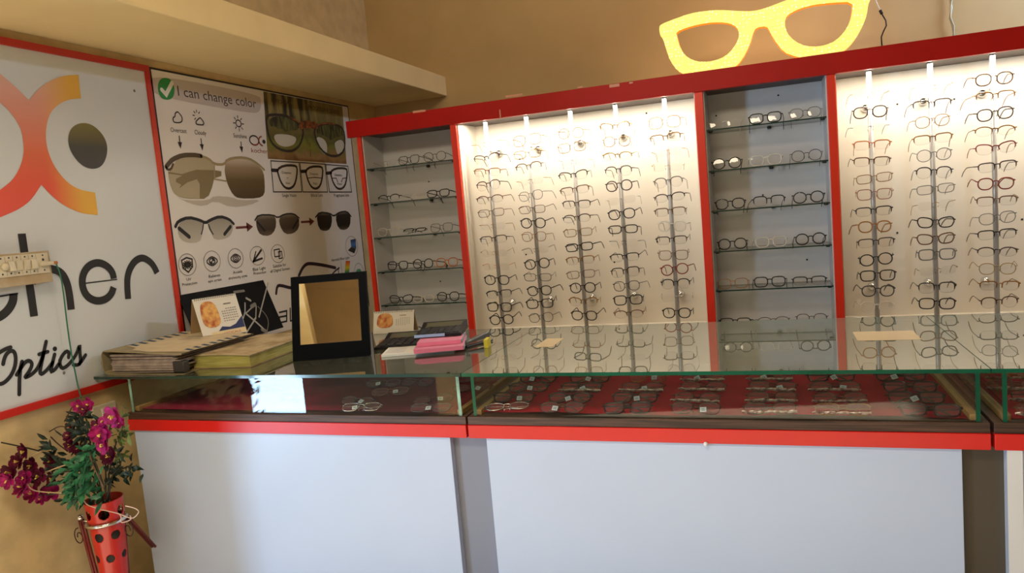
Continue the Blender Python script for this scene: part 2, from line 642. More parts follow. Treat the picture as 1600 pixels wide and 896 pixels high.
def geo(shape, rim):
    """meshes of one design: frame, lens, temple, folded temple (x right, y away from the viewer, z up, origin at the bridge)"""
    key = (shape, rim)
    if key in GEO:
        return GEO[key]
    a, b, ol = outline(shape)
    cx = a + .0085
    rr = {'thick': .0023, 'thin': .0014, 'half': .0022, 'rimless': .0008}[rim]
    g = MB()
    for sx in (-1, 1):
        L = [(sx * (cx + x), .0006 * abs((cx + x)) / .06, z - .004) for x, z in ol]
        n = len(L)
        if rim in ('thick', 'thin'):
            g.tube(L, rr, 6, True, up=(0, 1, 0), flat=1.25)
        elif rim == 'half':
            top = [L[k] for k in range(-1, n // 2 + 2)]
            ra = [rr * (.5 if i in (0, len(top) - 1) else 1) for i in range(len(top))]
            g.tube(top, ra, 6, False, up=(0, 1, 0), flat=1.1)
            g.tube([L[k % n] for k in range(n // 2 + 1, n)], .0004, 4)
        # end piece and hinge
        zt = b * .45 - .004
        g.tube([(sx * (cx + a * .96), 0, zt), (sx * (cx + a + .004), .001, zt + .001), (sx * (cx + a + .0055), .006, zt + .001)], max(rr, .0013), 6)
        # nose pad
        g.tube([(sx * (cx - a * .93), .002, -.006), (sx * (cx - a - .001), .007, -.010), (sx * (cx - a * 1.0), .008, -.014)], .0011, 5)
    br = max(rr, .0012)
    zb = b * .35 - .004
    g.tube([(-(cx - a * .93), 0, zb), (-.005, -.001, zb + .0035), (.005, -.001, zb + .0035), (cx - a * .93, 0, zb)], br, 6)
    ln = MB()
    n = len(ol)
    ln.pts([(x * .97, -.0012, z * .97 - .004) for x, z in ol] + [(0, -.0024, -.004)], [(k, (k + 1) % n, n) for k in range(n)])
    tr = {'thick': .0024, 'thin': .0015, 'half': .0018, 'rimless': .0014}[rim]
    tp = MB().tube([(0, .004, 0), (.001, .03, 0), (.001, .085, -.001), (.0, .100, -.006), (-.002, .118, -.019), (-.003, .132, -.034)], [tr, tr, tr, tr * 1.1, tr * 1.25, tr * 1.1], 6, up=(1, 0, 0), flat=.55)
    tf = MB().tube([(0, .004, 0), (.001, .03, 0), (.001, .075, -.001), (.0, .092, -.005), (-.001, .108, -.014)], [tr, tr, tr, tr * 1.2, tr * 1.1], 6, up=(1, 0, 0), flat=.55)
    GEO[key] = dict(a=a, b=b, cx=cx, frame=g, lens=ln, temple=tp, fold=tf, hz=b * .45 - .003, cache={})
    return GEO[key]


def meshes(shape, rim, colour):
    G = geo(shape, rim)
    if colour not in G['cache']:
        M = FR[colour][0]
        G['cache'][colour] = {k: G[k].mesh('spectacles_' + k, M, True) for k in ('frame', 'temple', 'fold')}
    if 'lensmesh' not in G:
        G['lensmesh'] = {k: G['lens'].mesh('spectacles_lens', MM, True) for k, MM in (('clear', LENS), ('coat', LENSP))}
    return G, G['cache'][colour]


tagm = None


def price_tag_mesh():
    global tagm
    if tagm is None:
        mb = MB().quadbox(-.008, .008, -.0006, .0006, -.007, .007)
        mb.quadbox(-.005, .004, -.0009, -.0006, .001, .0022, 1)
        mb.quadbox(-.004, .005, -.0009, -.0006, -.003, -.0018, 1)
        tagm = mb.mesh('price_tag', [mat('tag_white', sc(196, 204, 210), .7), INK])
    return tagm


sleeves = []


def sleeve_mesh(i):
    if not sleeves:
        for q in range(4):
            rnd = random.Random(q)
            path, rads = [], []
            for k in range(15):
                path.append((-.066 + .0094 * k, rnd.uniform(-.001, .001), rnd.uniform(-.0012, .0012)))
                rads.append(rnd.uniform(.0035, .0058) * (.8 if k in (0, 14) else 1))
            sleeves.append(MB().tube(path, rads, 7, up=(0, 0, 1), flat=.75).mesh('plastic_sleeve', SLEEVE))
    return sleeves[i % 4]


RIMW = {'thick': 'full-rim', 'thin': 'thin-rim', 'half': 'half-rim', 'rimless': 'rimless'}
SHW = {'round': 'round', 'panto': 'rounded', 'rect': 'rectangular', 'square': 'square', 'cat': 'cat-eye', 'oval': 'oval', 'big': 'large'}
NSPEC = [0]


def spectacles(shape, rim, colour, loc, rot, where, group, folded=False, coat=False, ptag=None, sleeve=None, scale=1.0):
    G, ms = meshes(shape, rim, colour)
    NSPEC[0] += 1
    t = bpy.data.objects.new('eyeglasses', None)
    COL.objects.link(t)
    t.empty_display_size = .02
    t.location = loc
    t.rotation_euler = rot
    t.scale = (scale,) * 3
    tag(t, '%s %s %s eyeglasses %s' % (FR[colour][1], RIMW[rim], SHW[shape], where), 'eyeglasses', group)

    def add(n, me):
        o = bpy.data.objects.new(n, me)
        COL.objects.link(o)
        o.parent = t
        return o
    add('frame', ms['frame'])
    xh = G['cx'] + G['a'] + .0055
    for sx in (-1, 1):
        l = add('lens', G['lensmesh']['coat' if coat else 'clear'])
        l.location.x = sx * G['cx']
        if folded:
            tm = add('temple', ms['fold'])
            tm.location = (sx * xh, .005 + (.004 if sx > 0 else 0), G['hz'])
            tm.rotation_euler = (0, 0, sx * radians(87))
        else:
            tm = add('temple', ms['temple'])
            tm.location = (sx * xh, .003, G['hz'])
            tm.rotation_euler = (0, 0, sx * radians(random.uniform(-3, 5)))
    if ptag is not None:
        p = add('price_tag', price_tag_mesh())
        p.location = (ptag, -.004, -.010)
        p.rotation_euler = (0, random.uniform(-.5, .5), 0)
    if sleeve is not None:
        p = add('plastic_sleeve', sleeve_mesh(sleeve))
        p.location = (-.003, -.006, -G['b'] - .001)
    return t


# rods: x, top photo row, bottom photo row, kinds from the top
T, N, H, L_ = 'thick', 'thin', 'half', 'rimless'
RODS = [
    (-1.1445, 223, 499.5, 770, [('rect', L_, 'palegold'), ('cat', H, 'dkbrown'), ('rect', H, 'gold'), ('panto', H, 'dkbrown'), ('oval', H, 'brown'), ('rect', N, 'brown'), ('rect', L_, 'palegold'), ('rect', H, 'dkbrown'), ('oval', L_, 'palegold'), ('rect', L_, 'orange'), ('panto', T, 'black'), ('rect', H, 'black'), ('square', T, 'black'), ('round', T, 'black')]),
    (-.957, 215.5, 495, 836, [('big', N, 'gold'), ('rect', N, 'palegold'), ('panto', H, 'brown'), ('rect', L_, 'palegold'), ('panto', N, 'grey'), ('rect', N, 'brown'), ('round', T, 'black'), ('panto', N, 'gold'), ('rect', L_, 'grey'), ('round', T, 'black'), ('rect', N, 'dkgrey'), ('panto', T, 'black'), ('square', T, 'black'), ('panto', N, 'dkgrey')]),
    (-.7635, 205.5, 492.5, 903, [('round', N, 'gold'), ('square', N, 'gold'), ('rect', L_, 'teal'), ('cat', H, 'black'), ('rect', H, 'brown'), ('rect', H, 'dkbrown'), ('oval', H, 'dkbrown'), ('rect', N, 'gold'), ('rect', T, 'black'), ('rect', H, 'gold'), ('rect', N, 'brown'), ('round', T, 'black'), ('cat', H, 'gold'), ('panto', T, 'black')]),
    (-.5735, 195.5, 490, 973, [('cat', H, 'gold'), ('round', N, 'gold'), ('oval', H, 'palegold'), ('panto', H, 'dkbrown'), ('round', T, 'dkbrown'), ('rect', L_, 'clear'), ('panto', T, 'black'), ('rect', T, 'black'), ('rect', L_, 'dkgrey'), ('rect', H, 'black'), ('square', H, 'black'), ('panto', N, 'black'), ('square', T, 'black'), ('oval', H, 'brown')]),
    (-.3755, 189, 487.5, 1049, [('big', N, 'gold'), ('rect', H, 'gold'), ('rect', L_, 'orange'), ('rect', L_, 'palegold'), ('panto', H, 'grey'), ('oval', H, 'dkbrown'), ('rect', H, 'brown'), ('panto', T, 'clear'), ('rect', H, 'dkbrown'), ('square', N, 'brown'), ('round', T, 'red'), ('panto', H, 'black'), ('rect', L_, 'clear'), ('panto', T, 'black')]),
    (.366, 146, 479, 1365, [('rect', L_, 'palegold'), ('panto', T, 'dkbrown'), ('rect', L_, 'grey'), ('rect', H, 'orange'), ('rect', H, 'brown'), ('rect', N, 'gold'), ('square', N, 'red'), ('rect', H, 'black'), ('panto', T, 'amber'), ('rect', H, 'dkbrown'), ('round', T, 'black'), ('square', T, 'black'), ('panto', T, 'dkgrey'), ('panto', T, 'clear')]),
    (.5645, 135, 473, 1458, [('rect', L_, 'palegold'), ('rect', H, 'dkbrown'), ('panto', N, 'gold'), ('rect', H, 'gold'), ('round', N, 'grey'), ('panto', H, 'black'), ('rect', N, 'grey'), ('rect', L_, 'palegold'), ('cat', T, 'black'), ('cat', T, 'brown'), ('square', T, 'grey'), ('rect', L_, 'gold'), ('square', H, 'black'), ('square', T, 'black')]),
    (.757, 121, 471, 1555, [('panto', T, 'tortoise'), ('rect', H, 'gold'), ('panto', T, 'dkbrown'), ('oval', H, 'gold'), ('cat', H, 'red'), ('rect', H, 'dkbrown'), ('panto', T, 'red'), ('rect', H, 'brown'), ('panto', N, 'grey'), ('rect', H, 'black'), ('oval', H, 'dkbrown'), ('panto', N, 'palegold'), ('rect', H, 'gold'), ('panto', H, 'tortoise')]),
]
ORD = ['first', 'second', 'third', 'fourth', 'fifth', 'sixth', 'seventh', 'eighth', 'ninth', 'tenth', 'eleventh', 'twelfth', 'thirteenth', 'last']
YP = 3.05
for ri, (x, ya, yb, pxm, kinds) in enumerate(RODS):
    za, zb = hit(pxm, ya, 1, YP - .02).z, hit(pxm, yb, 1, YP - .02).z
    side = 'the wide five-rod bay, counted from the dim niche' if ri < 5 else 'the three-rod bay, counted from the pale niche'
    lab = '%s steel display rod of %s' % (ORD[ri] if ri < 5 else ORD[ri - 5], side)
    rod = thing('display_rod', lab, 'rod', (x, YP, .865), group='upright steel display rods')
    MB().tube([(x, YP, .863), (x, YP, 1.797)], .0088, 14).build('pole', STEEL, rod, True)
    zs = [za + (zb - za) * k / 13 for k in range(14)]
    for k in range(14):
        MB().tube([(x, YP - .006, zs[k] + .001), (x, YP - .022, zs[k] + .001), (x, YP - .025, zs[k] + .006)], .0016, 5).build('hook', STEEL, rod, True)
    for zz in (zs[0] * .42 + zs[1] * .58, zs[12] - .006):
        kn = MB()
        kn.tube([(x, YP, zz), (x, YBK, zz)], .004, 8)
        kn.tube([(x, YBK - .02, zz), (x, YBK - .012, zz), (x, YBK - .006, zz), (x, YBK, zz)], [.009, .014, .016, .016], 14)
        kn.build('wall_mount', CHROME, rod, True)
    ordn = ORD[ri] if ri < 5 else ORD[ri - 5]
    for k, (sh, rm, co) in enumerate(kinds):
        if k == 0:
            pos = 'topmost'
        elif k == 13:
            pos = 'lowest'
        else:
            pos = ORD[k] + ' down'
        wh = '%s on the %s rod %s niche' % (pos, ordn, 'from the dim' if ri < 5 else 'past the pale')
        spectacles(sh, rm, co, (x + random.uniform(-.003, .003), YP - .022, zs[k] + random.uniform(-.002, .002)), (radians(random.uniform(-4, 8)), radians(random.uniform(-4, 3)), radians(random.uniform(-6, 6))), wh, 'eyeglasses on the display rods', scale=.97)

# glass shelves in the two niches
SHZ = [1.646, 1.487, 1.330, 1.171, 1.015]
for nx0, nx1, who in ((-1.723, -1.289, 'dim'), (-.215, .215, 'pale')):
    for k, z in enumerate(SHZ):
        t = thing('glass_shelf', '%s glass shelf from the top in the %s niche' % (ORD[k], who), 'shelf', ((nx0 + nx1) / 2, 3.08, z), group='glass shelves in the niches')
        mb = MB().quadbox(nx0, nx1, 3.004, 3.174, z - .005, z)
        mb.mi = [0, 0, 1, 1, 1, 1]
        mb.build('pane', [SHELFG, EDGED], t)
        for xx, yy in ((nx0 + .012, 3.03), (nx1 - .012, 3.03), ((nx0 + nx1) / 2 + .015, 3.165)):
            MB().tube([(xx, yy, z - .011), (xx, yy, z - .0052)], [.007, .010], 8).build('shelf_clip', BLACKM, t, True)

NI1 = [
    [(-1.645, 'rect', L_, 'palegold'), (-1.524, 'square', N, 'black'), (-1.395, 'round', N, 'dkgrey')],
    [(-1.645, 'oval', H, 'black'), (-1.512, 'rect', L_, 'clear'), (-1.395, 'rect', T, 'black')],
    [(-1.665, 'panto', N, 'clear'), (-1.530, 'rect', H, 'black'), (-1.395, 'square', N, 'grey')],
    [(-1.635, 'square', T, 'black'), (-1.505, 'round', T, 'black'), (-1.385, 'panto', T, 'orange')],
    [(-1.635, 'cat', T, 'black'), (-1.520, 'oval', T, 'clear'), (-1.395, 'panto', T, 'black')],
    [(-1.600, 'square', T, 'black'), (-1.475, 'rect', T, 'black'), (-1.355, 'panto', N, 'black')]]
NI2 = [
    [(-.146, 'rect', L_, 'clear'), (.002, 'square', T, 'black'), (.144, 'panto', N, 'grey')],
    [(-.148, 'round', T, 'black'), (-.004, 'square', T, 'clear'), (.142, 'round', N, 'dkgrey')],
    [(-.144, 'panto', T, 'black'), (.0, 'square', H, 'black'), (.142, 'round', T, 'black')],
    [(-.144, 'round', T, 'black'), (.0, 'square', T, 'clear'), (.143, 'round', T, 'black')],
    [(-.150, 'square', N, 'amber'), (-.012, 'square', T, 'black'), (.132, 'rect', H, 'black')],
    [(-.150, 'rect', T, 'black'), (-.006, 'oval', N, 'dkgrey'), (.134, 'panto', N, 'black')]]
PLACE = ['first', 'middle', 'last']
for grid, who, yaw in ((NI1, 'dim', -4), (NI2, 'pale', 2)):
    for k, row in enumerate(grid):
        z = SHZ[k] if k < 5 else .862
        for j, (x, sh, rm, co) in enumerate(row):
            G = geo(sh, rm)
            zl = z + G['b'] + .0045
            wh = ('%s, %s shelf of the %s niche' % (['at the poster end', 'in the middle', 'at the far end'][j], ORD[k], who)) if k < 5 else ('%s, on the floor of the %s niche' % (['at the poster end', 'in the middle', 'at the far end'][j], who))
            flatlie = (who == 'dim' and (k, j) in ((1, 1), (2, 1)))
            tilt = -60 if flatlie else -9
            zz = z + (.022 if flatlie else G['b'] * .99 + .0065)
            spectacles(sh, rm, co, (x, 3.028 + (.012 if who == 'dim' else .004), zz), (radians(tilt), 0, radians(yaw + random.uniform(-7, 7))), wh, 'eyeglasses on the niche shelves', folded=flatlie, scale=.95)

# spectacles lying in the trays
COLX = [-.684, -.524, -.355, -.192, -.015, .133, .305]
ROWY = [1.775, 1.873, 1.978, 2.088, 2.195, 2.30]
ROWN = ['front', 'second', 'third', 'fourth', 'fifth', 'back']
KT = [[('oval', N, 'silver', 0), ('oval', N, 'dkbrown', 1), ('rect', T, 'black', 0), ('rect', N, 'dkbrown', 1), ('rect', N, 'dkbrown', 2), ('rect', N, 'gold', 2), ('rect', T, 'black', 0)],
      [('rect', T, 'black', 1), ('oval', T, 'black', 1), ('rect', T, 'black', 1), ('oval', N, 'dkbrown', 2), ('rect', N, 'dkbrown', 2), ('oval', N, 'dkbrown', 2), ('rect', T, 'black', 1)],
      [('oval', T, 'black', 1), ('rect', T, 'black', 3), ('rect', N, 'dkbrown', 3), ('oval', N, 'dkbrown', 2), ('rect', N, 'dkbrown', 3), ('oval', N, 'dkbrown', 3), ('rect', T, 'black', 0)],
      [('oval', T, 'black', 1), ('rect', T, 'black', 1), ('panto', N, 'gold', 1), ('rect', N, 'dkgrey', 3), ('rect', N, 'dkbrown', 3), ('rect', T, 'black', 1), ('rect', T, 'black', 1)],
      [('oval', T, 'black', 0), ('rect', N, 'dkbrown', 1), ('rect', N, 'gold', 0), ('oval', N, 'dkgrey', 2), ('rect', N, 'dkbrown', 0), ('rect', T, 'black', 1), ('rect', T, 'black', 0)],
      [('rect', T, 'black', 0), ('oval', N, 'dkbrown', 1), ('rect', N, 'gold', 0), ('oval', N, 'dkbrown', 2), ('rect', N, 'dkbrown', 0), ('oval', T, 'black', 1), ('rect', T, 'black', 0)]]
ns = 0


def in_tray(sh, rm, co, x, y, z, rz, wh, fl, tilt=-48, grp='eyeglasses in the felt tray'):
    global ns
    G = geo(sh, rm)
    ns += 1
    s_ = .93
    spectacles(sh, rm, co, (x, y, z + (G['b'] + .006) * s_ * cos(radians(tilt)) + .004), (radians(tilt), 0, rz), wh, grp, folded=True, coat=True,
               ptag=(random.choice((-.018, .006, .02, -.004)) if fl & 1 else None), sleeve=(ns if fl & 2 else None), scale=s_)


for r in range(6):
    for c in range(7):
        sh, rm, co, fl = KT[r][c]
        x = COLX[c] + random.uniform(-.006, .006)
        y = ROWY[r] + random.uniform(-.005, .005)
        wh = 'in the long red tray, %s row, %s from the mirror' % (ROWN[r], ORD[c] if c < 6 else 'seventh')
        if r == 0 and c == 0:
            in_tray(sh, rm, co, -.685, 1.80, .874, radians(14), wh, 0, tilt=-70)
        else:
            in_tray(sh, rm, co, x, y, .874, radians(random.uniform(-5, 5)), wh, fl)
LT = [(-1.195, 2.049, 'oval', 'dkgrey', 1, 10), (-1.08, 2.06, 'rect', 'dkbrown', 0, -8), (-1.115, 1.945, 'rect', 'brown', 1, 12), (-1.165, 1.84, 'oval', 'dkgrey', 1, -10), (-1.115, 1.775, 'rect', 'silver', 1, 6), (-.930, 1.86, 'oval', 'black', 1, 30), (-.898, 1.775, 'rect', 'dkgrey', 1, 4), (-.86, 1.985, 'oval', 'black', 1, 10), (-.9, 2.10, 'rect', 'dkbrown', 0, 0), (-1.42, 1.87, 'oval', 'dkgrey', 1, -20), (-1.58, 1.98, 'rect', 'brown', 0, 15)]
wl = ['back row, second from seam', 'third back, over plain felt', 'middle depth, with small tag', 'second row, tagged', 'very front, silver tagged', 'tilted by the seam', 'at the front by the seam', 'mid depth beside the seam pane', 'deep by the seam', 'in the dark middle of it', 'in the dark end by the wall']
for (x, y, sh, co, fl, rz), w in zip(LT, wl):
    in_tray(sh, N, co, x, y, .874, radians(rz), 'in the short maroon tray, ' + w, fl, tilt=-62, grp='eyeglasses in the maroon tray')
for i, (x, y) in enumerate([(.53, 1.78), (.55, 1.885), (.53, 1.985), (.55, 2.09), (.70, 1.78)]):
    in_tray('rect', N, ['brown', 'dkbrown', 'brown', 'gold', 'black'][i], x, y, .874, radians(random.uniform(-6, 6)), 'past the second seam, ' + ['front corner', 'second row', 'third row', 'fourth row', 'beside the corner one'][i], 2, grp='eyeglasses in the end counter')

# ------------------------------------------------------------------ sign on the wall
def WP(u, v, off):
    return (XL + off, u, v)


def w(px, py, off=0.0):
    p = hit(px, py, 0, XL + off)
    return (p.y, p.z)


def cz(ox, oy, k):
    """pixel of a zoomed crop back to the photograph"""
    return lambda pts, off=.013: [w(ox + x / k, oy + y / k, off) for x, y in pts]


SG = thing('shop_sign', 'large white optician signboard with red frame and orange loop logo on wall', 'sign', (XL, 1.6, .94))
sy0, sy1, sz0, sz1 = 1.06, 2.140, .940, 2.026
box('board', SIGNW, SG, XL + .001, XL + .010, sy0, sy1, sz0, sz1)
frm = MB()
fw = .022
frm.quadbox(XL + .001, XL + .018, sy0, sy1, sz1 - fw, sz1)
frm.quadbox(XL + .001, XL + .018, sy0, sy1, sz0, sz0 + fw)
frm.quadbox(XL + .001, XL + .018, sy1 - fw * .8, sy1, sz0 + fw, sz1 - fw)
frm.quadbox(XL + .001, XL + .018, sy0, sy0 + fw, sz0 + fw, sz1 - fw)
frm.build('frame', grad('sign_frame_red', [(0, sc(190, 34, 22)), (.45, sc(214, 60, 30)), (.7, sc(206, 66, 34)), (1, sc(176, 30, 26))], 'Z', sz0, sz1, .4), SG)
LG = cz(0, 90, 3.446)
outer = LG([(0, 85), (80, 150), (158, 230), (190, 190), (225, 155), (290, 115), (350, 96), (425, 93), (438, 220), (370, 225), (310, 255), (265, 310), (247, 400), (255, 490), (290, 580), (350, 660), (420, 710), (515, 728), (530, 848), (440, 840), (350, 800), (280, 745), (225, 685), (170, 770), (100, 820), (0, 862)])
inner = LG([(0, 240), (40, 275), (70, 310), (100, 355), (120, 400), (132, 490), (125, 545), (110, 590), (90, 630), (60, 670), (0, 715)])
# the ring's hidden half, mirrored about its own centre on the board
uc = outer[0][0]
lo_, hi_ = min(p[1] for p in outer), max(p[1] for p in outer)
LOGOM = grad('logo_orange', [(0, sc(222, 74, 50)), (.22, sc(220, 70, 26)), (.42, sc(216, 96, 46)), (.62, sc(216, 128, 100)), (.85, sc(220, 160, 140)), (1, sc(216, 170, 156))], 'Z', lo_, hi_, .35)
nt = LOGOM.node_tree
_ramp = [n_ for n_ in nt.nodes if n_.type == 'VALTORGB'][0]
_sep = [n_ for n_ in nt.nodes if n_.type == 'SEPXYZ'][0]
_mr = nt.nodes.new('ShaderNodeMapRange')
_mr.interpolation_type = 'SMOOTHSTEP'
_mr.inputs['From Min'].default_value = outer[3][0] - .01
_mr.inputs['From Max'].default_value = outer[7][0] - .03
_mx = nt.nodes.new('ShaderNodeMix')
_mx.data_type = 'RGBA'
nt.links.new(_sep.outputs['Y'], _mr.inputs['Value'])
nt.links.new(_mr.outputs[0], _mx.inputs['Factor'])
nt.links.new(_ramp.outputs[0], _mx.inputs['A'])
_mx.inputs['B'].default_value = (*sc(222, 168, 30), 1)
nt.links.new(_mx.outputs['Result'], nt.nodes['Principled BSDF'].inputs['Base Color'])
tl_ = lambda L: [tuple(p) for p in smooth2(L, 2)]
mid = LG([(190, 330), (195, 450), (200, 580)])
pr = Print(WP, .0112)
pr.poly(tl_(outer[:3]) + [outer[3]] + mid + tl_(outer[22:]) + tl_(inner)[::-1])
pr.build('logo_ring', LOGOM, SG)
pr = Print(WP, .0112)
N_h = 24
hu = lambda a, b, k, dx: a[0] + (b[0] - a[0]) * k / N_h - dx * sin(pi * k / N_h)
hv = lambda a, b, k: (a[1] + b[1]) / 2 + (a[1] - b[1]) / 2 * cos(pi * k / N_h)
pr.poly([(hu(outer[0], outer[-1], k, .20), hv(outer[0], outer[-1], k)) for k in range(N_h + 1)] + [(hu(inner[0], inner[-1], k, .115), hv(inner[0], inner[-1], k)) for k in range(N_h, -1, -1)])
pr.build('logo_ring', LOGOM, SG)
pr = Print(WP, .0112)
pr.poly(tl_(outer[3:8]) + tl_(outer[8:18]) + tl_(outer[18:23]) + mid[::-1])
pr.build('logo_arc', LOGOM, SG)
DOT = grad('logo_dot', [(0, sc(22, 26, 26)), (.45, sc(46, 48, 34)), (1, sc(116, 108, 40))], 'Z', w(0, 263)[1] * 0 + w(150, 263)[1], w(120, 190)[1], .3)
dots = LG([(455, 350), (500, 362), (545, 400), (575, 450), (582, 500), (570, 555), (545, 590), (505, 602), (460, 592), (415, 555), (380, 500), (367, 445), (378, 390), (410, 360)])
Print(WP, .0112).poly(smooth2(dots, 2, True)).build('logo_dot', DOT, SG)
# lettering
C3 = cz(0, 300, 4.48)
pr = Print(WP, .0114)
S = .0248
pr.line(C3([(800, 608), (790, 560), (750, 515), (690, 492), (630, 512), (590, 560), (575, 628), (590, 700), (630, 748), (690, 768), (750, 750), (785, 712), (798, 668)]), S, sm=2, cap=False)
pr.line(C3([(595, 641), (820, 613)]), .004)
pr.line(C3([(900, 750), (893, 660), (895, 590), (915, 530), (950, 480), (1000, 458), (1050, 485), (1080, 520), (1102, 568)]), S, sm=2, cap=False)
pr.line(C3([(155, 292), (188, 520), (218, 700), (242, 872)]), S, cap=False)
pr.line(C3([(225, 640), (250, 570), (300, 540), (365, 538), (430, 560), (470, 625), (490, 720), (502, 825)]), S, sm=2, cap=False)
pr.line(C3([(-60, 742), (125, 712)]), .005)
pr.line(C3([(98, 716), (95, 770), (60, 830), (0, 880), (-90, 900), (-190, 850), (-230, 740), (-200, 620), (-110, 560), (-20, 560)]), S, sm=2, cap=False)
pr.build('lettering', INK, SG)
OP = cz(0, 520, 7.467)
pr = Print(WP, .0114)
S = .0115
pr.line(OP([(42, 368), (55, 300), (90, 235), (150, 205), (186, 250), (190, 370), (140, 500), (60, 585), (0, 605), (-90, 600), (-150, 520), (-140, 400), (-60, 270), (60, 195), (128, 172)]), S, sm=2)
pr.line(OP([(262, 340), (240, 430), (232, 560), (230, 722)]), S)
pr.line(OP([(200, 492), (240, 430), (290, 350), (345, 322), (385, 365), (350, 450), (285, 535), (380, 490), (455, 405), (510, 260), (543, 105)]), S, sm=2)
pr.line(OP([(515, 245), (482, 390), (470, 470), (495, 488), (560, 430), (620, 350)]), S, sm=1)
pr.line(OP([(462, 254), (562, 224)]), S)
pr.line(OP([(642, 255), (612, 380), (595, 460), (640, 440), (690, 370)]), S, sm=1)
pr.disc(OP([(645, 190)])[0], S * .62)
pr.line(OP([(805, 290), (812, 232), (778, 215), (730, 270), (695, 350), (725, 422), (780, 398), (845, 330), (900, 245), (935, 140), (937, 240), (948, 335), (925, 378), (862, 378)]), S, sm=1)
pr.line(OP([(930, 365), (960, 330), (1003, 262)]), S)
pr.build('script_lettering', INK, SG)
scr = MB()
for px, py in ((210, 142), (100, 583)):
    u, v = w(px, py, .011)
    scr.ball((XL + .011, u, v), .005, 8, sq=(.4, 1, 1))
scr.build('screw', mat('old_screw', sc(120, 112, 96), .5), SG)

# ------------------------------------------------------------------ poster
PO = thing('lens_poster', 'white lens advertising poster reading I can change color, hung beside signboard', 'poster', (XL, 2.8, .95))
PS = mat('poster_white', sc(230, 225, 219), .35)
box('sheet', PS, PO, XL + .001, XL + .005, 2.153, 3.49, .952, 2.026)
bd = MB()
for a in ((2.153, 2.160, .952, 2.026), (3.484, 3.49, .952, 2.026)):
    bd.quadbox(XL + .001, XL + .0056, *a)
bd.quadbox(XL + .001, XL + .0056, 2.16, 3.484, 2.019, 2.026)
bd.build('border', INK, PO)
O = .006
C1 = cz(220, 90, 3.733)
c1 = lambda pts: C1(pts, O)
Print(WP, O - .0004).poly(smooth2(c1([(70, 95), (690, 215), (705, 260), (695, 320), (640, 325), (75, 225), (55, 160)]), 2, True)).build('title_pill', mat('poster_pill', sc(196, 186, 180), .35), PO)
Print(WP, O).poly(smooth2(c1([(148, 116), (180, 130), (200, 185), (190, 235), (155, 250), (115, 235), (95, 180), (110, 125)]), 2, True)).build('badge', mat('badge_green', sc(26, 138, 64), .4), PO)
Print(WP, O + .0005).line(c1([(122, 188), (147, 216), (182, 148)]), .016).build('check_mark', mat('print_white', sc(226, 224, 214), .5), PO)
BR = mat('print_dark_brown', sc(46, 36, 28), .6)
pr = Print(WP, O)


def ptext(pr, t, L, R, h, off=O):
    """lettering whose base line runs between two pixels of the photograph"""
    (u0, v0), (u1, v1) = w(*L, off), w(*R, off)
    hh = w(L[0], L[1] - h, off)[1] - v0
    pr.text(t, u0, u1, (v0 + v1) / 2, hh)


ptext(pr, 'I can change color', (278.5, 150), (401, 168.5), 15.5)
pr.build('title_lettering', BR, PO)
pr = Print(WP, O)
for t, L, R, h in (('Overcast', (267, 206), (292, 208.5), 7), ('Cloudy', (304.5, 209.5), (322.5, 212), 7), ('Sunshine', (365, 214.5), (386, 217), 6.5),
                   ('Single Vision', (441, 307), (463.5, 308.5), 5), ('Bifocal Lens', (486, 307), (504.5, 308), 5), ('Progressive Lens', (522, 306.5), (545.5, 308.5), 5)):
    ptext(pr, t, L, R, h)
C2 = lambda x, y: (250 + x / 4.0714, 320 + y / 4.0714)
for t, L, R, h in (('UV', (170, 485), (200, 481), 17), ('Protection', (143, 520), (238, 505), 20), ('Relieves', (312, 466), (384, 456), 19), ('eye strain', (308, 498), (392, 482), 17),
                   ('Avoids', (466, 440), (524, 433), 18), ('dry/sticky eyes', (437, 476), (556, 460), 17), ('Blue Light', (592, 423), (673, 411), 20), ('Protection', (597, 448), (676, 436), 18),
                   ('Suitable for', (720, 402), (803, 390), 20), ('all Digital Screen', (703, 433), (825, 414), 18), ('Harmful Blue Light', (1092, 358), (1207, 348), 17)):
    ptext(pr, t, C2(*L), C2(*R), h / 4.0714)
for t, L, R, h in (('Distance', (824, 677), (877, 681), 16), ('or', (852, 706), (862, 707), 10), ('Near', (846, 738), (873, 741), 14), ('Distance', (986, 684), (1034, 688), 15), ('Near', (1006, 740), (1031, 743), 14), ('Distance', (1131, 690), (1173, 694), 14), ('Near', (1147, 742), (1174, 744), 12)):
    ptext(pr, t, (220 + L[0] / 3.733, 90 + L[1] / 3.733), (220 + R[0] / 3.733, 90 + R[1] / 3.733), h / 3.733)
pr.build('caption_lettering', BR, PO)
# weather icons and arrows
pr = Print(WP, O)
pr.line(smooth2(c1([(190, 375), (188, 350), (200, 345), (200, 325), (215, 315), (228, 330), (240, 345), (242, 370), (230, 380), (205, 380)]), 1, True), .005, True)
pr.line(smooth2(c1([(322, 388), (322, 372), (335, 360), (345, 350), (355, 360), (368, 378), (366, 394), (340, 392)]), 1, True), .005, True)
for a in range(8):
    th = a * pi / 4
    cx, cy = w(372.7, 193, O)
    pr.line([(cx + .022 * cos(th), cy + .022 * sin(th)), (cx + .032 * cos(th), cy + .032 * sin(th))], .004)
    cx, cy = w(308, 181, O)
    if a in (1, 2, 3, 4, 5):
        pr.line([(cx + .014 * cos(th), cy + .014 * sin(th)), (cx + .022 * cos(th), cy + .022 * sin(th))], .004)
pr.ring(w(372.7, 193, O), .016, .014, .005)
for a, b in (((280, 213), (282.3, 233)), ((314, 217), (316.5, 236)), ((376.5, 222), (378.3, 239))):
    A, B = w(*a, O), w(*b, O)
    pr.line([A, (B[0], B[1] + .02)], .005)
    pr.poly([(B[0] - .011, B[1] + .026), (B[0] + .011, B[1] + .026), (B[0], B[1])])
pr.build('weather_icons', BR, PO)
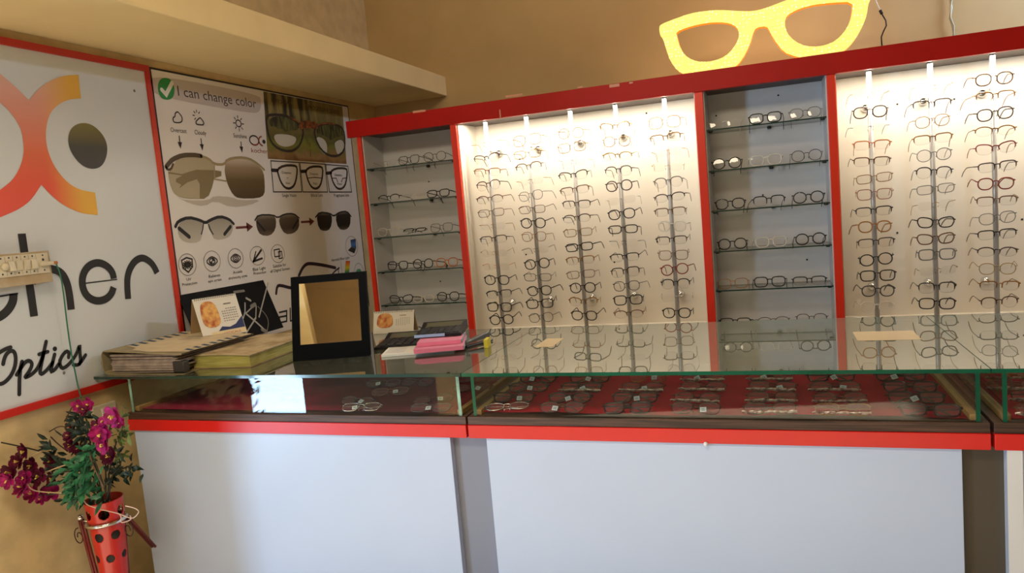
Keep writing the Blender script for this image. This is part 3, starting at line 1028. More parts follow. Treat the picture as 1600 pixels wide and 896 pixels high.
# big sunglasses
G1 = cz(250, 220, 8.144)
g1 = lambda pts: G1(pts, O)
OL1, OL2, OL3, OL4 = sc(174, 162, 132), sc(140, 122, 82), sc(92, 72, 40), sc(200, 192, 170)
Print(WP, O).poly(smooth2(g1([(180, 300), (220, 230), (320, 205), (450, 195), (560, 205), (630, 240), (690, 310), (690, 480), (660, 600), (620, 700), (560, 742), (330, 742), (200, 700), (140, 600), (110, 480), (105, 400)]), 1, True)).build('big_lens_print', mat('lens_pale_print', OL1, .4), PO)
zlo, zhi = w(390, 312, O)[1], w(390, 244, O)[1]
Print(WP, O).poly(smooth2(g1([(850, 235), (1000, 208), (1130, 230), (1250, 310), (1320, 400), (1335, 560), (1330, 690), (1250, 735), (1000, 737), (930, 690), (870, 580), (835, 470), (820, 350)]), 1, True)).build('big_lens_print', grad('lens_dark_print', [(0, sc(70, 56, 30)), (.45, sc(104, 84, 50)), (.72, sc(150, 130, 100)), (.9, sc(196, 182, 160)), (1, sc(150, 130, 100))], 'Z', zlo, zhi, .4), PO)
Print(WP, O + .0004).poly(g1([(505, 540), (600, 545), (690, 480), (660, 600), (620, 700), (560, 740), (505, 740)])).poly(g1([(100, 395), (280, 425), (350, 402), (460, 370), (690, 375), (780, 390), (780, 450), (690, 480), (600, 545), (500, 545), (470, 490), (350, 530), (240, 610), (270, 560), (200, 525), (205, 485), (280, 445), (110, 420)])).build('big_temple_print', mat('temple_print', sc(128, 112, 74), .4), PO)
pr = Print(WP, O + .0007)
pr.line(g1([(80, 330), (110, 290), (160, 235), (280, 185), (430, 180), (520, 195)]), .017, sm=1)
pr.line(g1([(80, 330), (90, 370), (140, 365), (165, 300)]), .009, sm=1)
pr.build('big_bar_print', mat('bar_print', sc(78, 62, 36), .4), PO)
pr = Print(WP, O + .0007)
pr.line(g1([(520, 195), (620, 228), (690, 300), (820, 305), (850, 240), (1000, 210), (1130, 225), (1240, 290), (1325, 370)]), .010, sm=1)
pr.line(g1([(690, 310), (695, 490), (845, 515)]), .006)
pr.build('big_rim_print', mat('rim_print', sc(160, 144, 104), .4), PO)
Print(WP, O).poly(smooth2(g1([(200, 710), (330, 760), (620, 760), (690, 700), (930, 720), (1000, 760), (1300, 750), (1150, 820), (900, 850), (700, 760), (560, 840), (380, 800)]), 1, True)).build('shadow_print', mat('soft_shadow_print', sc(192, 182, 166), .5), PO)
# little logo
pr = Print(WP, O)
cx, cy = w(402.5, 220, O)
pr.line([(cx - .022 + .030 * cos(a * pi / 10), cy + .020 * sin(a * pi / 10)) for a in range(3, 14)], .006)
dx, dy = w(411.5, 221.5, O)
pr.disc((dx + .004, dy), .011, .009)
pr.build('small_logo_dark', INK, PO)
pr = Print(WP, O)
pr.line([(cx - .022 + .030 * cos(a * pi / 10), cy + .020 * sin(a * pi / 10)) for a in range(13, 24)], .007)
pr.line([(cx + .038 + .030 * cos(a * pi / 10), cy + .021 * sin(a * pi / 10)) for a in range(6, 15)], .007)
ptext(pr, 'kocher', (393, 238), (418.8, 240.3), 7)
pr.build('small_logo_orange', mat('logo_rust', sc(150, 78, 54), .5), PO)
# woodland photo with a tortoise frame
PH = cz(405, 140, 4.98)
ph = lambda pts, o=O: PH(pts, o)
z0_, z1_ = w(422, 250, O)[1], w(412, 150, O)[1]
ctr = ph([(35, 40), (645, 125), (688, 580), (85, 540)])
ytop = max(p[1] for p in ctr) - .005
WM = grad('woodland', [(0, sc(64, 44, 26)), (.14, sc(104, 74, 44)), (.34, sc(150, 114, 70)), (.42, sc(120, 112, 50)), (.52, sc(118, 122, 42)), (.62, sc(92, 88, 40)), (.8, sc(120, 106, 56)), (1, sc(146, 130, 76))], 'Z', z0_, z1_, .4, noise=.12)
nt = WM.node_tree
_sep = [n_ for n_ in nt.nodes if n_.type == 'SEPXYZ'][0]
_tc = [n_ for n_ in nt.nodes if n_.type == 'TEX_COORD'][0]
_rp = [n_ for n_ in nt.nodes if n_.type == 'VALTORGB'][0]
_mp = nt.nodes.new('ShaderNodeMapping')
_mp.inputs['Scale'].default_value = (1, 26, 5)
_nz = nt.nodes.new('ShaderNodeTexNoise')
_nz.inputs['Scale'].default_value = 1.0
_nz.inputs['Detail'].default_value = 6
nt.links.new(_tc.outputs['Object'], _mp.inputs[0])
nt.links.new(_mp.outputs[0], _nz.inputs['Vector'])
_st = nt.nodes.new('ShaderNodeMapRange')
_st.inputs['From Min'].default_value, _st.inputs['From Max'].default_value = .40, .56
nt.links.new(_nz.outputs[0], _st.inputs['Value'])
_zm = nt.nodes.new('ShaderNodeMapRange')
_zm.inputs['From Min'].default_value = z0_ + (z1_ - z0_) * .50
_zm.inputs['From Max'].default_value = z0_ + (z1_ - z0_) * .66
nt.links.new(_sep.outputs['Z'], _zm.inputs['Value'])
_ym = nt.nodes.new('ShaderNodeMapRange')
_ym.interpolation_type = 'SMOOTHSTEP'
_ym.inputs['From Min'].default_value = ctr[0][0] + (ctr[1][0] - ctr[0][0]) * .50
_ym.inputs['From Max'].default_value = ctr[0][0] + (ctr[1][0] - ctr[0][0]) * .62
_ym.inputs['To Min'].default_value, _ym.inputs['To Max'].default_value = 1.0, .35
nt.links.new(_sep.outputs['Y'], _ym.inputs['Value'])
_a = nt.nodes.new('ShaderNodeMath'); _a.operation = 'MULTIPLY'
_b = nt.nodes.new('ShaderNodeMath'); _b.operation = 'MULTIPLY'
nt.links.new(_st.outputs[0], _a.inputs[0]); nt.links.new(_zm.outputs[0], _a.inputs[1])
nt.links.new(_a.outputs[0], _b.inputs[0]); nt.links.new(_ym.outputs[0], _b.inputs[1])
_mx = nt.nodes.new('ShaderNodeMix')
_mx.data_type = 'RGBA'
nt.links.new(_b.outputs[0], _mx.inputs['Factor'])
nt.links.new(_rp.outputs[0], _mx.inputs['A'])
_mx.inputs['B'].default_value = (*sc(34, 32, 16), 1)
nt.links.new(_mx.outputs['Result'], nt.nodes['Principled BSDF'].inputs['Base Color'])
Print(WP, O).poly([(ctr[0][0], ytop), (ctr[1][0], ytop), (ctr[2][0] - .01, ctr[2][1]), (ctr[3][0] - .015, ctr[3][1])]).build('woodland_print', WM, PO)
TD = mat('tree_dark', sc(26, 26, 14), .5, col2=sc(104, 104, 50), scale=30, stretch=(1, 2.2, .5))
pr = Print(WP, O + .0003)
pr.poly(smooth2(ph([(75, 240), (110, 210), (200, 208), (270, 240), (315, 290), (290, 320), (245, 315), (205, 335), (180, 305), (150, 310), (120, 285), (85, 290)]), 1, True))
pr.build('tree_mass_print', TD, PO)
pr = Print(WP, O + .0003)
pr.poly(smooth2(ph([(445, 300), (520, 272), (600, 285), (648, 310), (650, 375), (600, 365), (560, 400), (530, 370), (480, 350), (450, 350)]), 1, True))
pr.build('tree_mass_print', TD, PO)
LWP = mat('lens_print_white', sc(206, 200, 182), .4)
for q in ([(105, 350), (190, 345), (280, 365), (290, 395), (265, 435), (200, 450), (135, 425)], [(440, 365), (500, 380), (530, 430), (525, 510), (490, 495), (455, 430)], [(585, 410), (640, 385), (665, 430), (650, 500), (610, 515), (590, 450)]):
    Print(WP, O + .0005).poly(smooth2(ph(q), 2, True)).build('lens_white_print', LWP, PO)
pr = Print(WP, O + .0007)
pr.line(ph([(50, 210), (95, 195), (200, 200), (270, 235), (320, 285), (345, 320), (330, 400), (300, 455), (240, 485), (150, 465), (90, 410), (65, 330)]), .012, closed=True, sm=1)
pr.line(ph([(425, 320), (450, 285), (520, 262), (600, 275), (655, 305), (668, 400), (660, 480), (610, 520), (540, 515), (480, 470), (440, 390)]), .012, closed=True, sm=1)
pr.build('spectacle_print', BR, PO)
pr = Print(WP, O + .0009)
pr.line(ph([(325, 280), (360, 270), (400, 275), (440, 280)]), .035)
pr.line(ph([(230, 212), (300, 250)]), .008)
pr.line(ph([(460, 275), (520, 262), (590, 270)]), .008)
pr.line(ph([(392, 420), (394, 440)]), .008)
pr.line(ph([(396, 470), (398, 520)]), .005)
pr.build('bridge_print', mat('bridge_tortoise', sc(170, 84, 30), .4, col2=sc(50, 24, 12), scale=60), PO)
pr = Print(WP, O + .0006)
ptext(pr, 'BIFOCAL', (424, 160), (457, 164.5), 6)
ptext(pr, 'PROGRESSIVE LENSES', (482, 171), (530, 178.5), 6.5)
pr.build('photo_lettering', BR, PO)
# three diagram boxes
pr = Print(WP, O)
for q in ([(90, 555), (310, 568), (332, 797), (112, 797)], [(317, 568), (512, 582), (532, 798), (340, 797)], [(517, 584), (690, 597), (720, 798), (547, 798)]):
    pr.line(ph(q), .005, True)
base = [(140, 622), (190, 592), (270, 590), (297, 605), (292, 680), (275, 745), (240, 773), (200, 765), (168, 720), (148, 660)]
pr.line(ph(base), .011, True, 1)
pr.line(ph([(100, 628), (142, 630)]), .016)
pr.line(ph([(365 + (x - 145) * .86, 605 + (y - 597) * .96) for x, y in base]), .011, True, 1)
pr.line(ph([(328, 638), (365, 636)]), .016)
pr.line(ph([(558 + (x - 145) * .84, 618 + (y - 597) * .90) for x, y in base]), .011, True, 1)
pr.line(ph([(526, 652), (560, 648)]), .016)
pr.line(ph([(375, 690), (430, 684), (495, 690)]), .004)
pr.line(ph([(565, 690), (600, 690), (612, 720)]), .004)
pr.line(ph([(640, 720), (650, 692), (682, 688)]), .004)
pr.build('diagram_print', BR, PO)
# row of three sunglasses
C2Z = cz(250, 320, 4.0714)
s2 = lambda pts, o=O: C2Z(pts, o)
A1 = [[(125, 110), (180, 80), (250, 95), (275, 130), (268, 200), (250, 240), (180, 245), (130, 220), (110, 170)], [(310, 110), (370, 80), (430, 90), (465, 120), (460, 180), (430, 215), (350, 228), (325, 180), (305, 140)]]
A2 = [[(610, 90), (640, 60), (720, 65), (740, 95), (735, 160), (700, 200), (640, 195), (615, 150)], [(755, 90), (790, 60), (850, 55), (885, 85), (885, 150), (850, 185), (795, 188), (765, 140)]]
A3 = [[(995, 70), (1020, 48), (1080, 55), (1097, 85), (1085, 155), (1050, 170), (1010, 155)], [(1115, 80), (1140, 48), (1190, 42), (1213, 70), (1210, 135), (1180, 163), (1135, 155)]]
for A, M in ((A1, grad('sun_pale', [(0, sc(192, 186, 172)), (1, sc(152, 146, 132))], 'Z', s2(A1[0])[5][1], s2(A1[0])[1][1], .4)), (A2, grad('sun_mid', [(0, sc(110, 96, 80)), (.3, sc(66, 56, 46)), (.75, sc(90, 76, 62)), (1, sc(150, 136, 118))], 'Z', s2(A2[0])[5][1], s2(A2[0])[1][1], .4)), (A3, grad('sun_dark', [(0, sc(90, 80, 66)), (.2, sc(20, 18, 16)), (.8, sc(34, 30, 28)), (1, sc(130, 120, 108))], 'Z', s2(A3[0])[5][1], s2(A3[0])[1][1], .4))):
    pr = Print(WP, O)
    for q in A:
        pr.poly(smooth2(s2(q), 1, True))
    pr.build('sunglasses_print', M, PO)
pr = Print(WP, O + .0004)
pr.line(s2([(98, 140), (115, 105), (180, 80), (250, 97), (290, 118), (320, 97), (380, 74), (440, 92), (468, 122)]), .012, sm=1)
pr.line(s2([(122, 152), (185, 205)]), .016)
pr.line(s2([(448, 140), (410, 188)]), .014)
pr.line(s2([(276, 120), (272, 155), (262, 188)]), .005)
pr.line(s2([(308, 125), (318, 155), (338, 188)]), .005)
pr.line(s2([(604, 100), (625, 65), (720, 65), (748, 85), (790, 60), (850, 56), (885, 85)]), .007, sm=1)
pr.line(s2([(990, 80), (1015, 48), (1080, 55), (1106, 75), (1140, 48), (1190, 42), (1215, 75)]), .008, sm=1)
pr.line(s2([(618, 110), (665, 165)]), .010)
pr.line(s2([(880, 95), (845, 150)]), .010)
pr.build('sunglasses_rim_print', INK, PO)
ARW = mat('arrow_red', sc(104, 38, 30), .5)
for a, b in (((487, 147), (592, 140)), ((900, 111), (982, 106))):
    A, B = s2([a, b])
    pr = Print(WP, O)
    pr.line([A, (B[0] - .035, (A[1] + B[1]) / 2)], .010)
    pr.poly([(B[0] - .04, (A[1] + B[1]) / 2 + .02), (B[0], (A[1] + B[1]) / 2), (B[0] - .04, (A[1] + B[1]) / 2 - .02)])
    pr.build('arrow_print', ARW, PO)

# benefit icons
pr = Print(WP, O)
IC = []
for (x, y), rx, ry in (((175, 382), 55, 70), ((332, 360), 52, 66), ((482, 342), 48, 63), ((620, 325), 46, 60), ((750, 312), 42, 58), ((1220, 265), 38, 64)):
    c = s2([(x, y)])[0]
    rh = s2([(x + rx, y)])[0][0] - c[0]
    rvv = c[1] - s2([(x, y + ry)])[0][1]
    pr.ring(c, rh, rvv, .003)
    IC.append((c, rh, rvv))
pr.line(s2([(1235, 425), (1245, 380), (1270, 370), (1290, 400), (1300, 440)]), .003, sm=1)
pr.line(s2([(1150, 362), (1162, 455)]), .003)
pr.build('icon_rings', mat('icon_line', sc(150, 140, 124), .5), PO)
pr = Print(WP, O)
c, a, b = IC[0]
pr.line([(c[0] - a * .6, c[1] + b * .45), (c[0], c[1] + b * .65), (c[0] + a * .6, c[1] + b * .45), (c[0] + a * .55, c[1] - b * .25), (c[0], c[1] - b * .7), (c[0] - a * .55, c[1] - b * .25)], .006, True)
pr.disc(c, a * .32, b * .24)
for k in range(12):
    th = k * pi / 6
    pr.line([(c[0] + a * .3 * cos(th), c[1] + b * .22 * sin(th)), (c[0] + a * .48 * cos(th), c[1] + b * .36 * sin(th))], .006)
pr.build('icon_glyph', BR, PO)
for (c, a, b) in IC[1:3]:
    pr = Print(WP, O)
    pr.line(smooth2([(c[0] - a * .75, c[1]), (c[0] - a * .2, c[1] + b * .42), (c[0] + a * .2, c[1] + b * .42), (c[0] + a * .75, c[1]), (c[0] + a * .2, c[1] - b * .42), (c[0] - a * .2, c[1] - b * .42)], 1, True), .005, True)
    pr.ring(c, a * .34, b * .28, .005)
    pr.build('icon_glyph', BR, PO)
pr = Print(WP, O + .0003)
c, a, b = IC[1]
pr.poly([(c[0], c[1]), (c[0] + a * .3, c[1]), (c[0] + a * .2, c[1] + b * .2), (c[0], c[1] + b * .26)]).poly([(c[0], c[1]), (c[0] - a * .3, c[1]), (c[0] - a * .2, c[1] - b * .2), (c[0], c[1] - b * .26)])
pr.build('icon_glyph', BR, PO)
pr = Print(WP, O)
c, a, b = IC[2]
pr.ring(c, a * .14, b * .13, .004)
pr.build('icon_glyph', BR, PO)
pr = Print(WP, O)
c, a, b = IC[3]
o_ = (c[0] - a * .65, c[1] - b * .55)
pr.line([o_, (c[0] - a * .15, c[1] + b * .45)], .006).line([o_, (c[0] + a * .6, c[1] + b * .55)], .010).line([o_, (c[0] + a * .6, c[1] - b * .35)], .009)
pr.build('icon_glyph', BR, PO)
pr = Print(WP, O)
c, a, b = IC[4]
pr.line([(c[0] - a * .5, c[1] + b * .45), (c[0] + a * .3, c[1] + b * .5), (c[0] + a * .3, c[1] - b * .3), (c[0] - a * .5, c[1] - b * .3)], .005, True)
pr.line([(c[0] + a * .1, c[1] + b * .2), (c[0] + a * .6, c[1] + b * .2), (c[0] + a * .6, c[1] - b * .55), (c[0] + a * .1, c[1] - b * .55)], .005, True)
pr.build('icon_glyph', BR, PO)
pr = Print(WP, O)
c, a, b = IC[5]
pr.poly([(c[0] - a * .7, c[1] - b * .35), (c[0] + a * .3, c[1] - b * .75), (c[0] + a * .65, c[1] - b * .3), (c[0] - a * .1, c[1] - b * .05)])
pr.build('icon_glyph', BR, PO)
Print(WP, O + .0003).poly([(c[0] - a * .1, c[1] + b * .65), (c[0] + a * .75, c[1] + b * .7), (c[0] + a * .7, c[1] - b * .3), (c[0] - a * .1, c[1] - b * .05)]).build('laptop_print', grad('laptop_blue', [(0, sc(20, 40, 90)), (.5, sc(70, 120, 180)), (1, sc(30, 40, 70))], 'Z', c[1] - b * .4, c[1] + b * .7), PO)
rb = s2([(1182, 358), (1210, 358), (1200, 470), (1172, 470)])
Print(WP, O).poly(rb).build('spectrum_print', grad('spectrum', [(0, sc(50, 50, 130)), (.2, sc(30, 90, 150)), (.4, sc(60, 140, 60)), (.6, sc(220, 200, 50)), (.8, sc(226, 130, 40)), (1, sc(206, 60, 40))], 'Z', rb[2][1], rb[0][1]), PO)
Print(WP, O).poly(smooth2(s2([(1245, 415), (1278, 405), (1285, 455), (1250, 460)]), 1, True)).build('green_print', mat('print_green', sc(80, 160, 110), .5), PO)
pr = Print(WP, O)
pr.line(s2([(884, 452), (905, 405), (930, 378), (960, 374), (1040, 385), (1115, 402)]), .016, sm=1)
pr.line(s2([(739, 566), (745, 520), (765, 512), (830, 530), (915, 540), (990, 552)]), .014, sm=1)
pr.line(s2([(1140, 402), (1105, 430), (1070, 480)]), .008, sm=1)
pr.line(s2([(1136, 402), (1136, 470)]), .006)
pr.build('temple_line_print', mat('aubergine_ink', sc(44, 30, 44), .5), PO)
pr = Print(WP, O)
pr.line(s2([(760, 686), (806, 676), (806, 742), (762, 752), (760, 716), (804, 708)]), .008)
pr.line(s2([(828, 660), (830, 740), (868, 732)]), .008)
pr.line(s2([(872, 655), (876, 728), (912, 722), (908, 650)]), .008)
pr.build('blue_lettering', INK, PO)

# black picture card leaning against the poster
u0, zt0 = w(281, 462, .02)
u1, zt1 = w(414, 440, .02)
zc = ZT
tilt = .075
kx = lambda v: XL + .012 + tilt * (zt0 - v) / (zt0 - zc)
yc0, yc1 = u0, u1


def CP(u, v, off):
    return (kx(v) + off, u, v)


bc = thing('picture_card', 'black picture card of silver spectacles leaning on the poster', 'card', (XL + .08, (yc0 + yc1) / 2, zc))
bm = MB()
bm.pts([CP(yc0, zc, 0), CP(yc1, zc, 0), CP(yc1, zt0, 0), CP(yc0, zt0, 0), CP(yc0, zc, -.003), CP(yc1, zc, -.003), CP(yc1, zt0, -.003), CP(yc0, zt0, -.003)], [(0, 1, 2, 3), (7, 6, 5, 4), (0, 4, 5, 1), (2, 6, 7, 3), (1, 5, 6, 2), (3, 7, 4, 0)])
bm.build('card', mat('card_black', (.006, .006, .007), .6, spec=.12), bc)


def cpx(px, py):
    d = _f + (px - 800) / FPX * R_ - (py - 448) / FPX * U_
    # intersect the leaning plane x = kx(z)
    k = tilt / (zt0 - zc)
    t = (XL + .012 + k * zt0 - CAM.x - k * CAM.z) / (d.x + k * d.z)
    p = CAM + d * t
    return (p.y, p.z)


K8 = lambda pts: [cpx(270 + x / 8.89, 440 + y / 8.89) for x, y in pts]
pr = Print(CP, .0012)
pr.line(K8([(1320, 20), (1195, 495)]), .006)
pr.line(K8([(1150, 510), (1005, 735)]), .006)
pr.line(K8([(1015, 450), (1160, 570), (1290, 690)]), .008)
pr.line(K8([(1000, 300), (1000, 430), (975, 510)]), .006)
pr.line(K8([(1155, 340), (1150, 500), (1120, 540)]), .005)
pr.line(K8([(1140, 320), (1010, 445)]), .005)
pr.line(K8([(1020, 235), (1075, 265)]), .010)
pr.build('spectacle_print', mat('silver_print', sc(170, 166, 156), .4), bc)
pr = Print(CP, .0012)
pr.line(K8([(1090, 350), (1140, 318)]), .016)
pr.line(K8([(1240, 672), (1295, 692)]), .016)
pr.line(K8([(1180, 350), (1290, 460), (1330, 560), (1310, 680)]), .004, sm=1)
pr.line(K8([(850, 150), (985, 130)]), .010)
pr.build('highlight_print', mat('silver_dim', sc(120, 116, 108), .4), bc)

# ------------------------------------------------------------------ switchboard, wire, socket
XS = XL + .045


def SP(u, v, off):
    return (XS + off, u, v)


ws = lambda px, py: w(px, py, .045)
tl, tr_, br_ = ws(0, 397.5), ws(74.5, 391.5), ws(81, 440.5)
sb = thing('switchboard', 'old cream switchboard with rocker switches fixed over the signboard lettering', 'switchboard', (XL, 1.4, 1.3))
ub, zb_, zt_ = tr_[0], br_[1], tr_[1]
PLA = mat('aged_plastic', sc(206, 196, 172), .4, var=.12, scale=18)
PLB = mat('aged_plastic_box', sc(190, 182, 164), .5, col2=sc(164, 140, 100), scale=7)
box('back_box', PLB, sb, XL + .011, XS, 1.22, ub + .004, zb_, zt_, .002)
box('face_plate', PLA, sb, XS, XS + .003, 1.225, ub - .004, zb_ + (zt_ - zb_) * .30, zt_ - .006, .001)
S9 = lambda x, y: w(x / 8.96, 370 + y / 8.96, .048)
vz = lambda f: zb_ + (zt_ - zb_) * f
for i, (xa, xb) in enumerate(((115, 200), (225, 305), (335, 415), (440, 510))):
    ua, ub2 = S9(xa, 400)[0], S9(xb, 400)[0]
    r = MB()
    up = i in (0, 3)
    zc_ = vz(.62)
    h = (zt_ - zb_) * .15
    d1, d2 = (.012, .006) if up else (.006, .011)
    r.pts([(XS + .003, ua, zc_ - h), (XS + .003, ub2, zc_ - h), (XS + .003, ub2, zc_ + h), (XS + .003, ua, zc_ + h), (XS + d1, ua, zc_ - h), (XS + d1, ub2, zc_ - h), (XS + d2, ub2, zc_ + h), (XS + d2, ua, zc_ + h)], [(0, 3, 2, 1), (4, 5, 6, 7), (0, 1, 5, 4), (2, 3, 7, 6), (1, 2, 6, 5), (3, 0, 4, 7)])
    r.build('rocker_switch', PLA, sb, bevel=.0008)
u_ = S9(60, 415)[0]
MB().tube([(XS + .003, u_, vz(.62)), (XS + .010, u_, vz(.62)), (XS + .014, u_, vz(.62))], [.011, .010, .006], 14).build('indicator_knob', PLA, sb, True)
hm = MB()
for x, y in ((8, 312), (122, 298), (233, 292), (345, 282), (450, 272), (595, 260), (40, 532), (157, 517), (268, 507), (376, 495), (481, 483), (625, 467)):
    u, v = S9(x, y)
    hm.ball((XS + .003, u, v), .0028, 8, sq=(.4, 1, 1))
u, v = S9(602, 320)
hm.ball((XS + .003, u, v), .0042, 8, sq=(.4, 1, 1))
hm.build('screw_hole', BLACKM, sb)
ln_ = MB()
for x in (62, 172, 285, 395, 500):
    u = S9(x, 300)[0]
    ln_.quadbox(XS + .003, XS + .0034, u, u + .0012, vz(.34), zt_ - .008)
ln_.build('module_joint', mat('joint_grey', sc(150, 140, 118), .6), sb)
# plug and green wire
pu0, pv0 = S9(565, 385)
pu1, pv1 = S9(715, 372)
gw = thing('green_wire', 'thin green wire hanging from the switchboard socket to the flowers', 'wire', (XS, pu1, pv1))
MB().tube([(XS + .009, pu0, pv0), (XS + .009, pu1, pv0)], .008, 4).build('plug', PLA, gw)
MB().tube([(XS + .009, pu1, pv0), (XS + .009, pu1 + .014, pv0)], .005, 8).build('copper_tip', mat('copper_brown', sc(180, 110, 60), .4), gw, True)
pth = []
for px, py, o_ in ((88, 413, .054), (93, 425, .05), (96.5, 440, .045), (100, 465, .035), (104, 500, .03), (108, 530, .03), (112, 555, .03), (117, 580, .03), (121, 600, .035), (124, 612, .04), (127, 622, .06)):
    u, v = w(px, py, o_)
    pth.append((XL + o_, u, v))
MB().tube(pth, .0021, 6).build('cable', mat('green_pvc', sc(30, 106, 78), .4), gw, True)
su, sv = w(160, 645, .01)
sk = thing('wall_socket', 'small white switch plate on tan wall beneath the counter glass corner', 'socket', (XL, su, sv))
box('plate', PLA, sk, XL + .0005, XL + .012, su - .035, su + .055, sv - .022, sv + .026, .003)
box('rocker', mat('socket_white', sc(216, 212, 200), .4), sk, XL + .012, XL + .016, su - .005, su + .025, sv - .012, sv + .014, .002)

# ------------------------------------------------------------------ neon sign and cords
YN = 3.3


def NP(u, v, off):
    return (u, YN - off, v)


nx = lambda pts: [(p.x, p.z) for p in (hit(1020 + x / 4.2105, y / 4.2105, 1, YN) for x, y in pts)]
nout = nx([(45, 185), (60, 165), (150, 130), (250, 95), (340, 80), (440, 72), (560, 80), (660, 82), (740, 62), (850, 20), (930, -10), (1050, -28), (1200, -40), (1330, -42), (1438, -30), (1425, 10), (1412, 40), (1405, 100), (1385, 160), (1350, 230), (1310, 290), (1255, 345), (1180, 385), (1090, 400), (1000, 395), (930, 375), (860, 350), (800, 270), (770, 215), (750, 178), (680, 188), (660, 225), (640, 300), (590, 400), (530, 460), (440, 505), (330, 520), (230, 505), (165, 470), (120, 410), (95, 340), (72, 262), (52, 240)])
nout = [tuple(p) for p in smooth2(nout, 1, True)]
h1 = nx([(155, 215), (250, 180), (350, 158), (440, 152), (510, 160), (555, 185), (570, 225), (562, 270), (530, 325), (480, 375), (410, 405), (330, 415), (260, 400), (210, 365), (180, 310), (165, 255)])
h2 = nx([(868, 130), (900, 95), (970, 62), (1060, 38), (1180, 25), (1312, 20), (1308, 90), (1290, 160), (1255, 220), (1200, 275), (1130, 305), (1050, 315), (970, 300), (900, 250), (870, 195)])
h1, h2 = [tuple(p) for p in smooth2(h1, 1, True)], [tuple(p) for p in smooth2(h2, 1, True)]
nz_t = thing('neon_sign', 'glowing yellow spectacles-shaped LED sign standing on top of red cabinet', 'sign', (0, YN, 1.815))
NEON = bpy.data.materials.new('led_yellow')
NEON.use_nodes = True
nt = NEON.node_tree
b = nt.nodes['Principled BSDF']
b.inputs['Base Color'].default_value = (.8, .6, .1, 1)
tc = nt.nodes.new('ShaderNodeTexCoord')
vo = nt.nodes.new('ShaderNodeTexVoronoi')
vo.inputs['Scale'].default_value = 75
vo.inputs['Randomness'].default_value = .45
nt.links.new(tc.outputs['Object'], vo.inputs['Vector'])
cr = nt.nodes.new('ShaderNodeValToRGB')
cr.color_ramp.elements[0].position = .0
cr.color_ramp.elements[0].color = (4.0, 3.6, 1.2, 1)
cr.color_ramp.elements[1].position = .55
cr.color_ramp.elements[1].color = (.82, .77, .19, 1)
e_ = cr.color_ramp.elements.new(.28)
e_.color = (1.0, .92, .22, 1)
nt.links.new(vo.outputs['Distance'], cr.inputs[0])
nt.links.new(cr.outputs[0], b.inputs['Emission Color'])
b.inputs['Emission Strength'].default_value = 1.0
MATS['led_yellow'] = NEON
Print(NP, .02).poly(nout, h1, h2).build('led_face', NEON, nz_t)
NR = mat('led_rim_orange', sc(220, 120, 20), .4, emit=sc(255, 120, 10), estr=1.3)
rm = MB()
for lp in (nout, h1, h2):
    n = len(lp)
    rm.pts([(p[0], YN - .020, p[1]) for p in lp] + [(p[0], YN + .012, p[1]) for p in lp], [(i, (i + 1) % n, n + (i + 1) % n, n + i) for i in range(n)])
rm.build('side_rim', NR, nz_t)
Print(NP, -.012).poly(nout, h1, h2).build('back_plate', mat('acrylic_back', sc(200, 140, 60), .4), nz_t)
# stand pins
pn = MB()
for px in (280, 1090):
    p = nx([(px, 500 if px < 600 else 396)])[0]
    pn.tube([(p[0], YN, 1.70), (p[0], YN, p[1] + .02)], .006, 8)
pn.build('support_pin', STEEL, nz_t, True)
box('mount_board', DKWOOD, None, -.6, .8, 3.235, 3.40, 1.68, 1.70)
tag(bpy.data.objects['mount_board'], 'dark board behind cabinet top carrying the yellow sign', 'board')

cw = thing('power_cord', 'white to black cord dangling above the cabinet beside the yellow sign', 'cord', (.45, 3.6, 2.0))
cp = lambda pts, Y: [tuple(hit(px, py, 1, Y)) for px, py in pts]
MB().tube(cp([(1362, -30), (1366, -5), (1371, 8), (1376, 17)], 3.6), .003, 6).build('white_cable', mat('white_pvc', sc(214, 210, 200), .4), cw, True)
MB().tube(cp([(1375, 16), (1378, 22)], 3.6), .006, 8).build('connector', BLACKP, cw, True)
MB().tube(cp([(1378, 22), (1384, 32), (1385, 40), (1380, 50), (1377, 58), (1378, 72)], 3.6), .0028, 6).build('black_cable', BLACKP, cw, True)
cw = thing('hanging_cord', 'pale twisted cord running down the wall above the three-rod bay', 'cord', (.9, 3.76, 2.0))
a_ = cp([(1486, -40), (1485, 0), (1487, 12), (1484, 28), (1489, 42), (1491, 60)], 3.77)
MB().tube(a_, .0045, 6).build('cable', mat('pale_pvc', sc(196, 200, 184), .5), cw, True)
MB().tube([(x + .006 * sin(i * 2.2), y - .006, z) for i, (x, y, z) in enumerate(a_)], .003, 6).build('second_strand', mat('pale_pvc', sc(196, 200, 184), .5), cw, True)

# ------------------------------------------------------------------ things on the short counter
def prism(x0, x1, y0, y1, z0, z1, shift=(0, 0)):
    return MB().quadbox(x0, x1, y0, y1, z0, z1)


# lever-arch file
bi = thing('ring_binder', 'thick worn box file with airmail striped cover by the wall', 'file', (-1.87, 1.9, ZT))
bx0, bx1, by0, by1, bz = -2.052, -1.722, 1.762, 2.10, .080
COVB = mat('file_board', sc(150, 138, 108), .7, var=.2, scale=20)
COVD = mat('file_dark_spine', sc(48, 44, 40), .6)
cv = MB()
n = 8
prof = [(bx1, 0)] + [(bx0 + .02, 0)] + [(bx0 + .02 - .02 * sin(pi * k / n), bz / 2 - bz / 2 * cos(pi * k / n)) for k in range(1, n)] + [(bx0 + .02, bz)] + [(bx1, bz * .80)]
th_ = .004
vs, fs = [], []
for (x, z) in prof:
    for y in (by0, by1):
        vs.append((x, y, ZT + .0005 + z))
cin = [(min(max(x, bx0 + .006) + .001, bx1), min(max(z, th_), (bz - th_) if x < bx0 + .03 else z - th_)) for x, z in prof]
for (x, z) in cin:
    for y in (by0, by1):
        vs.append((x, y, ZT + .0005 + z))
k0 = len(prof) * 2
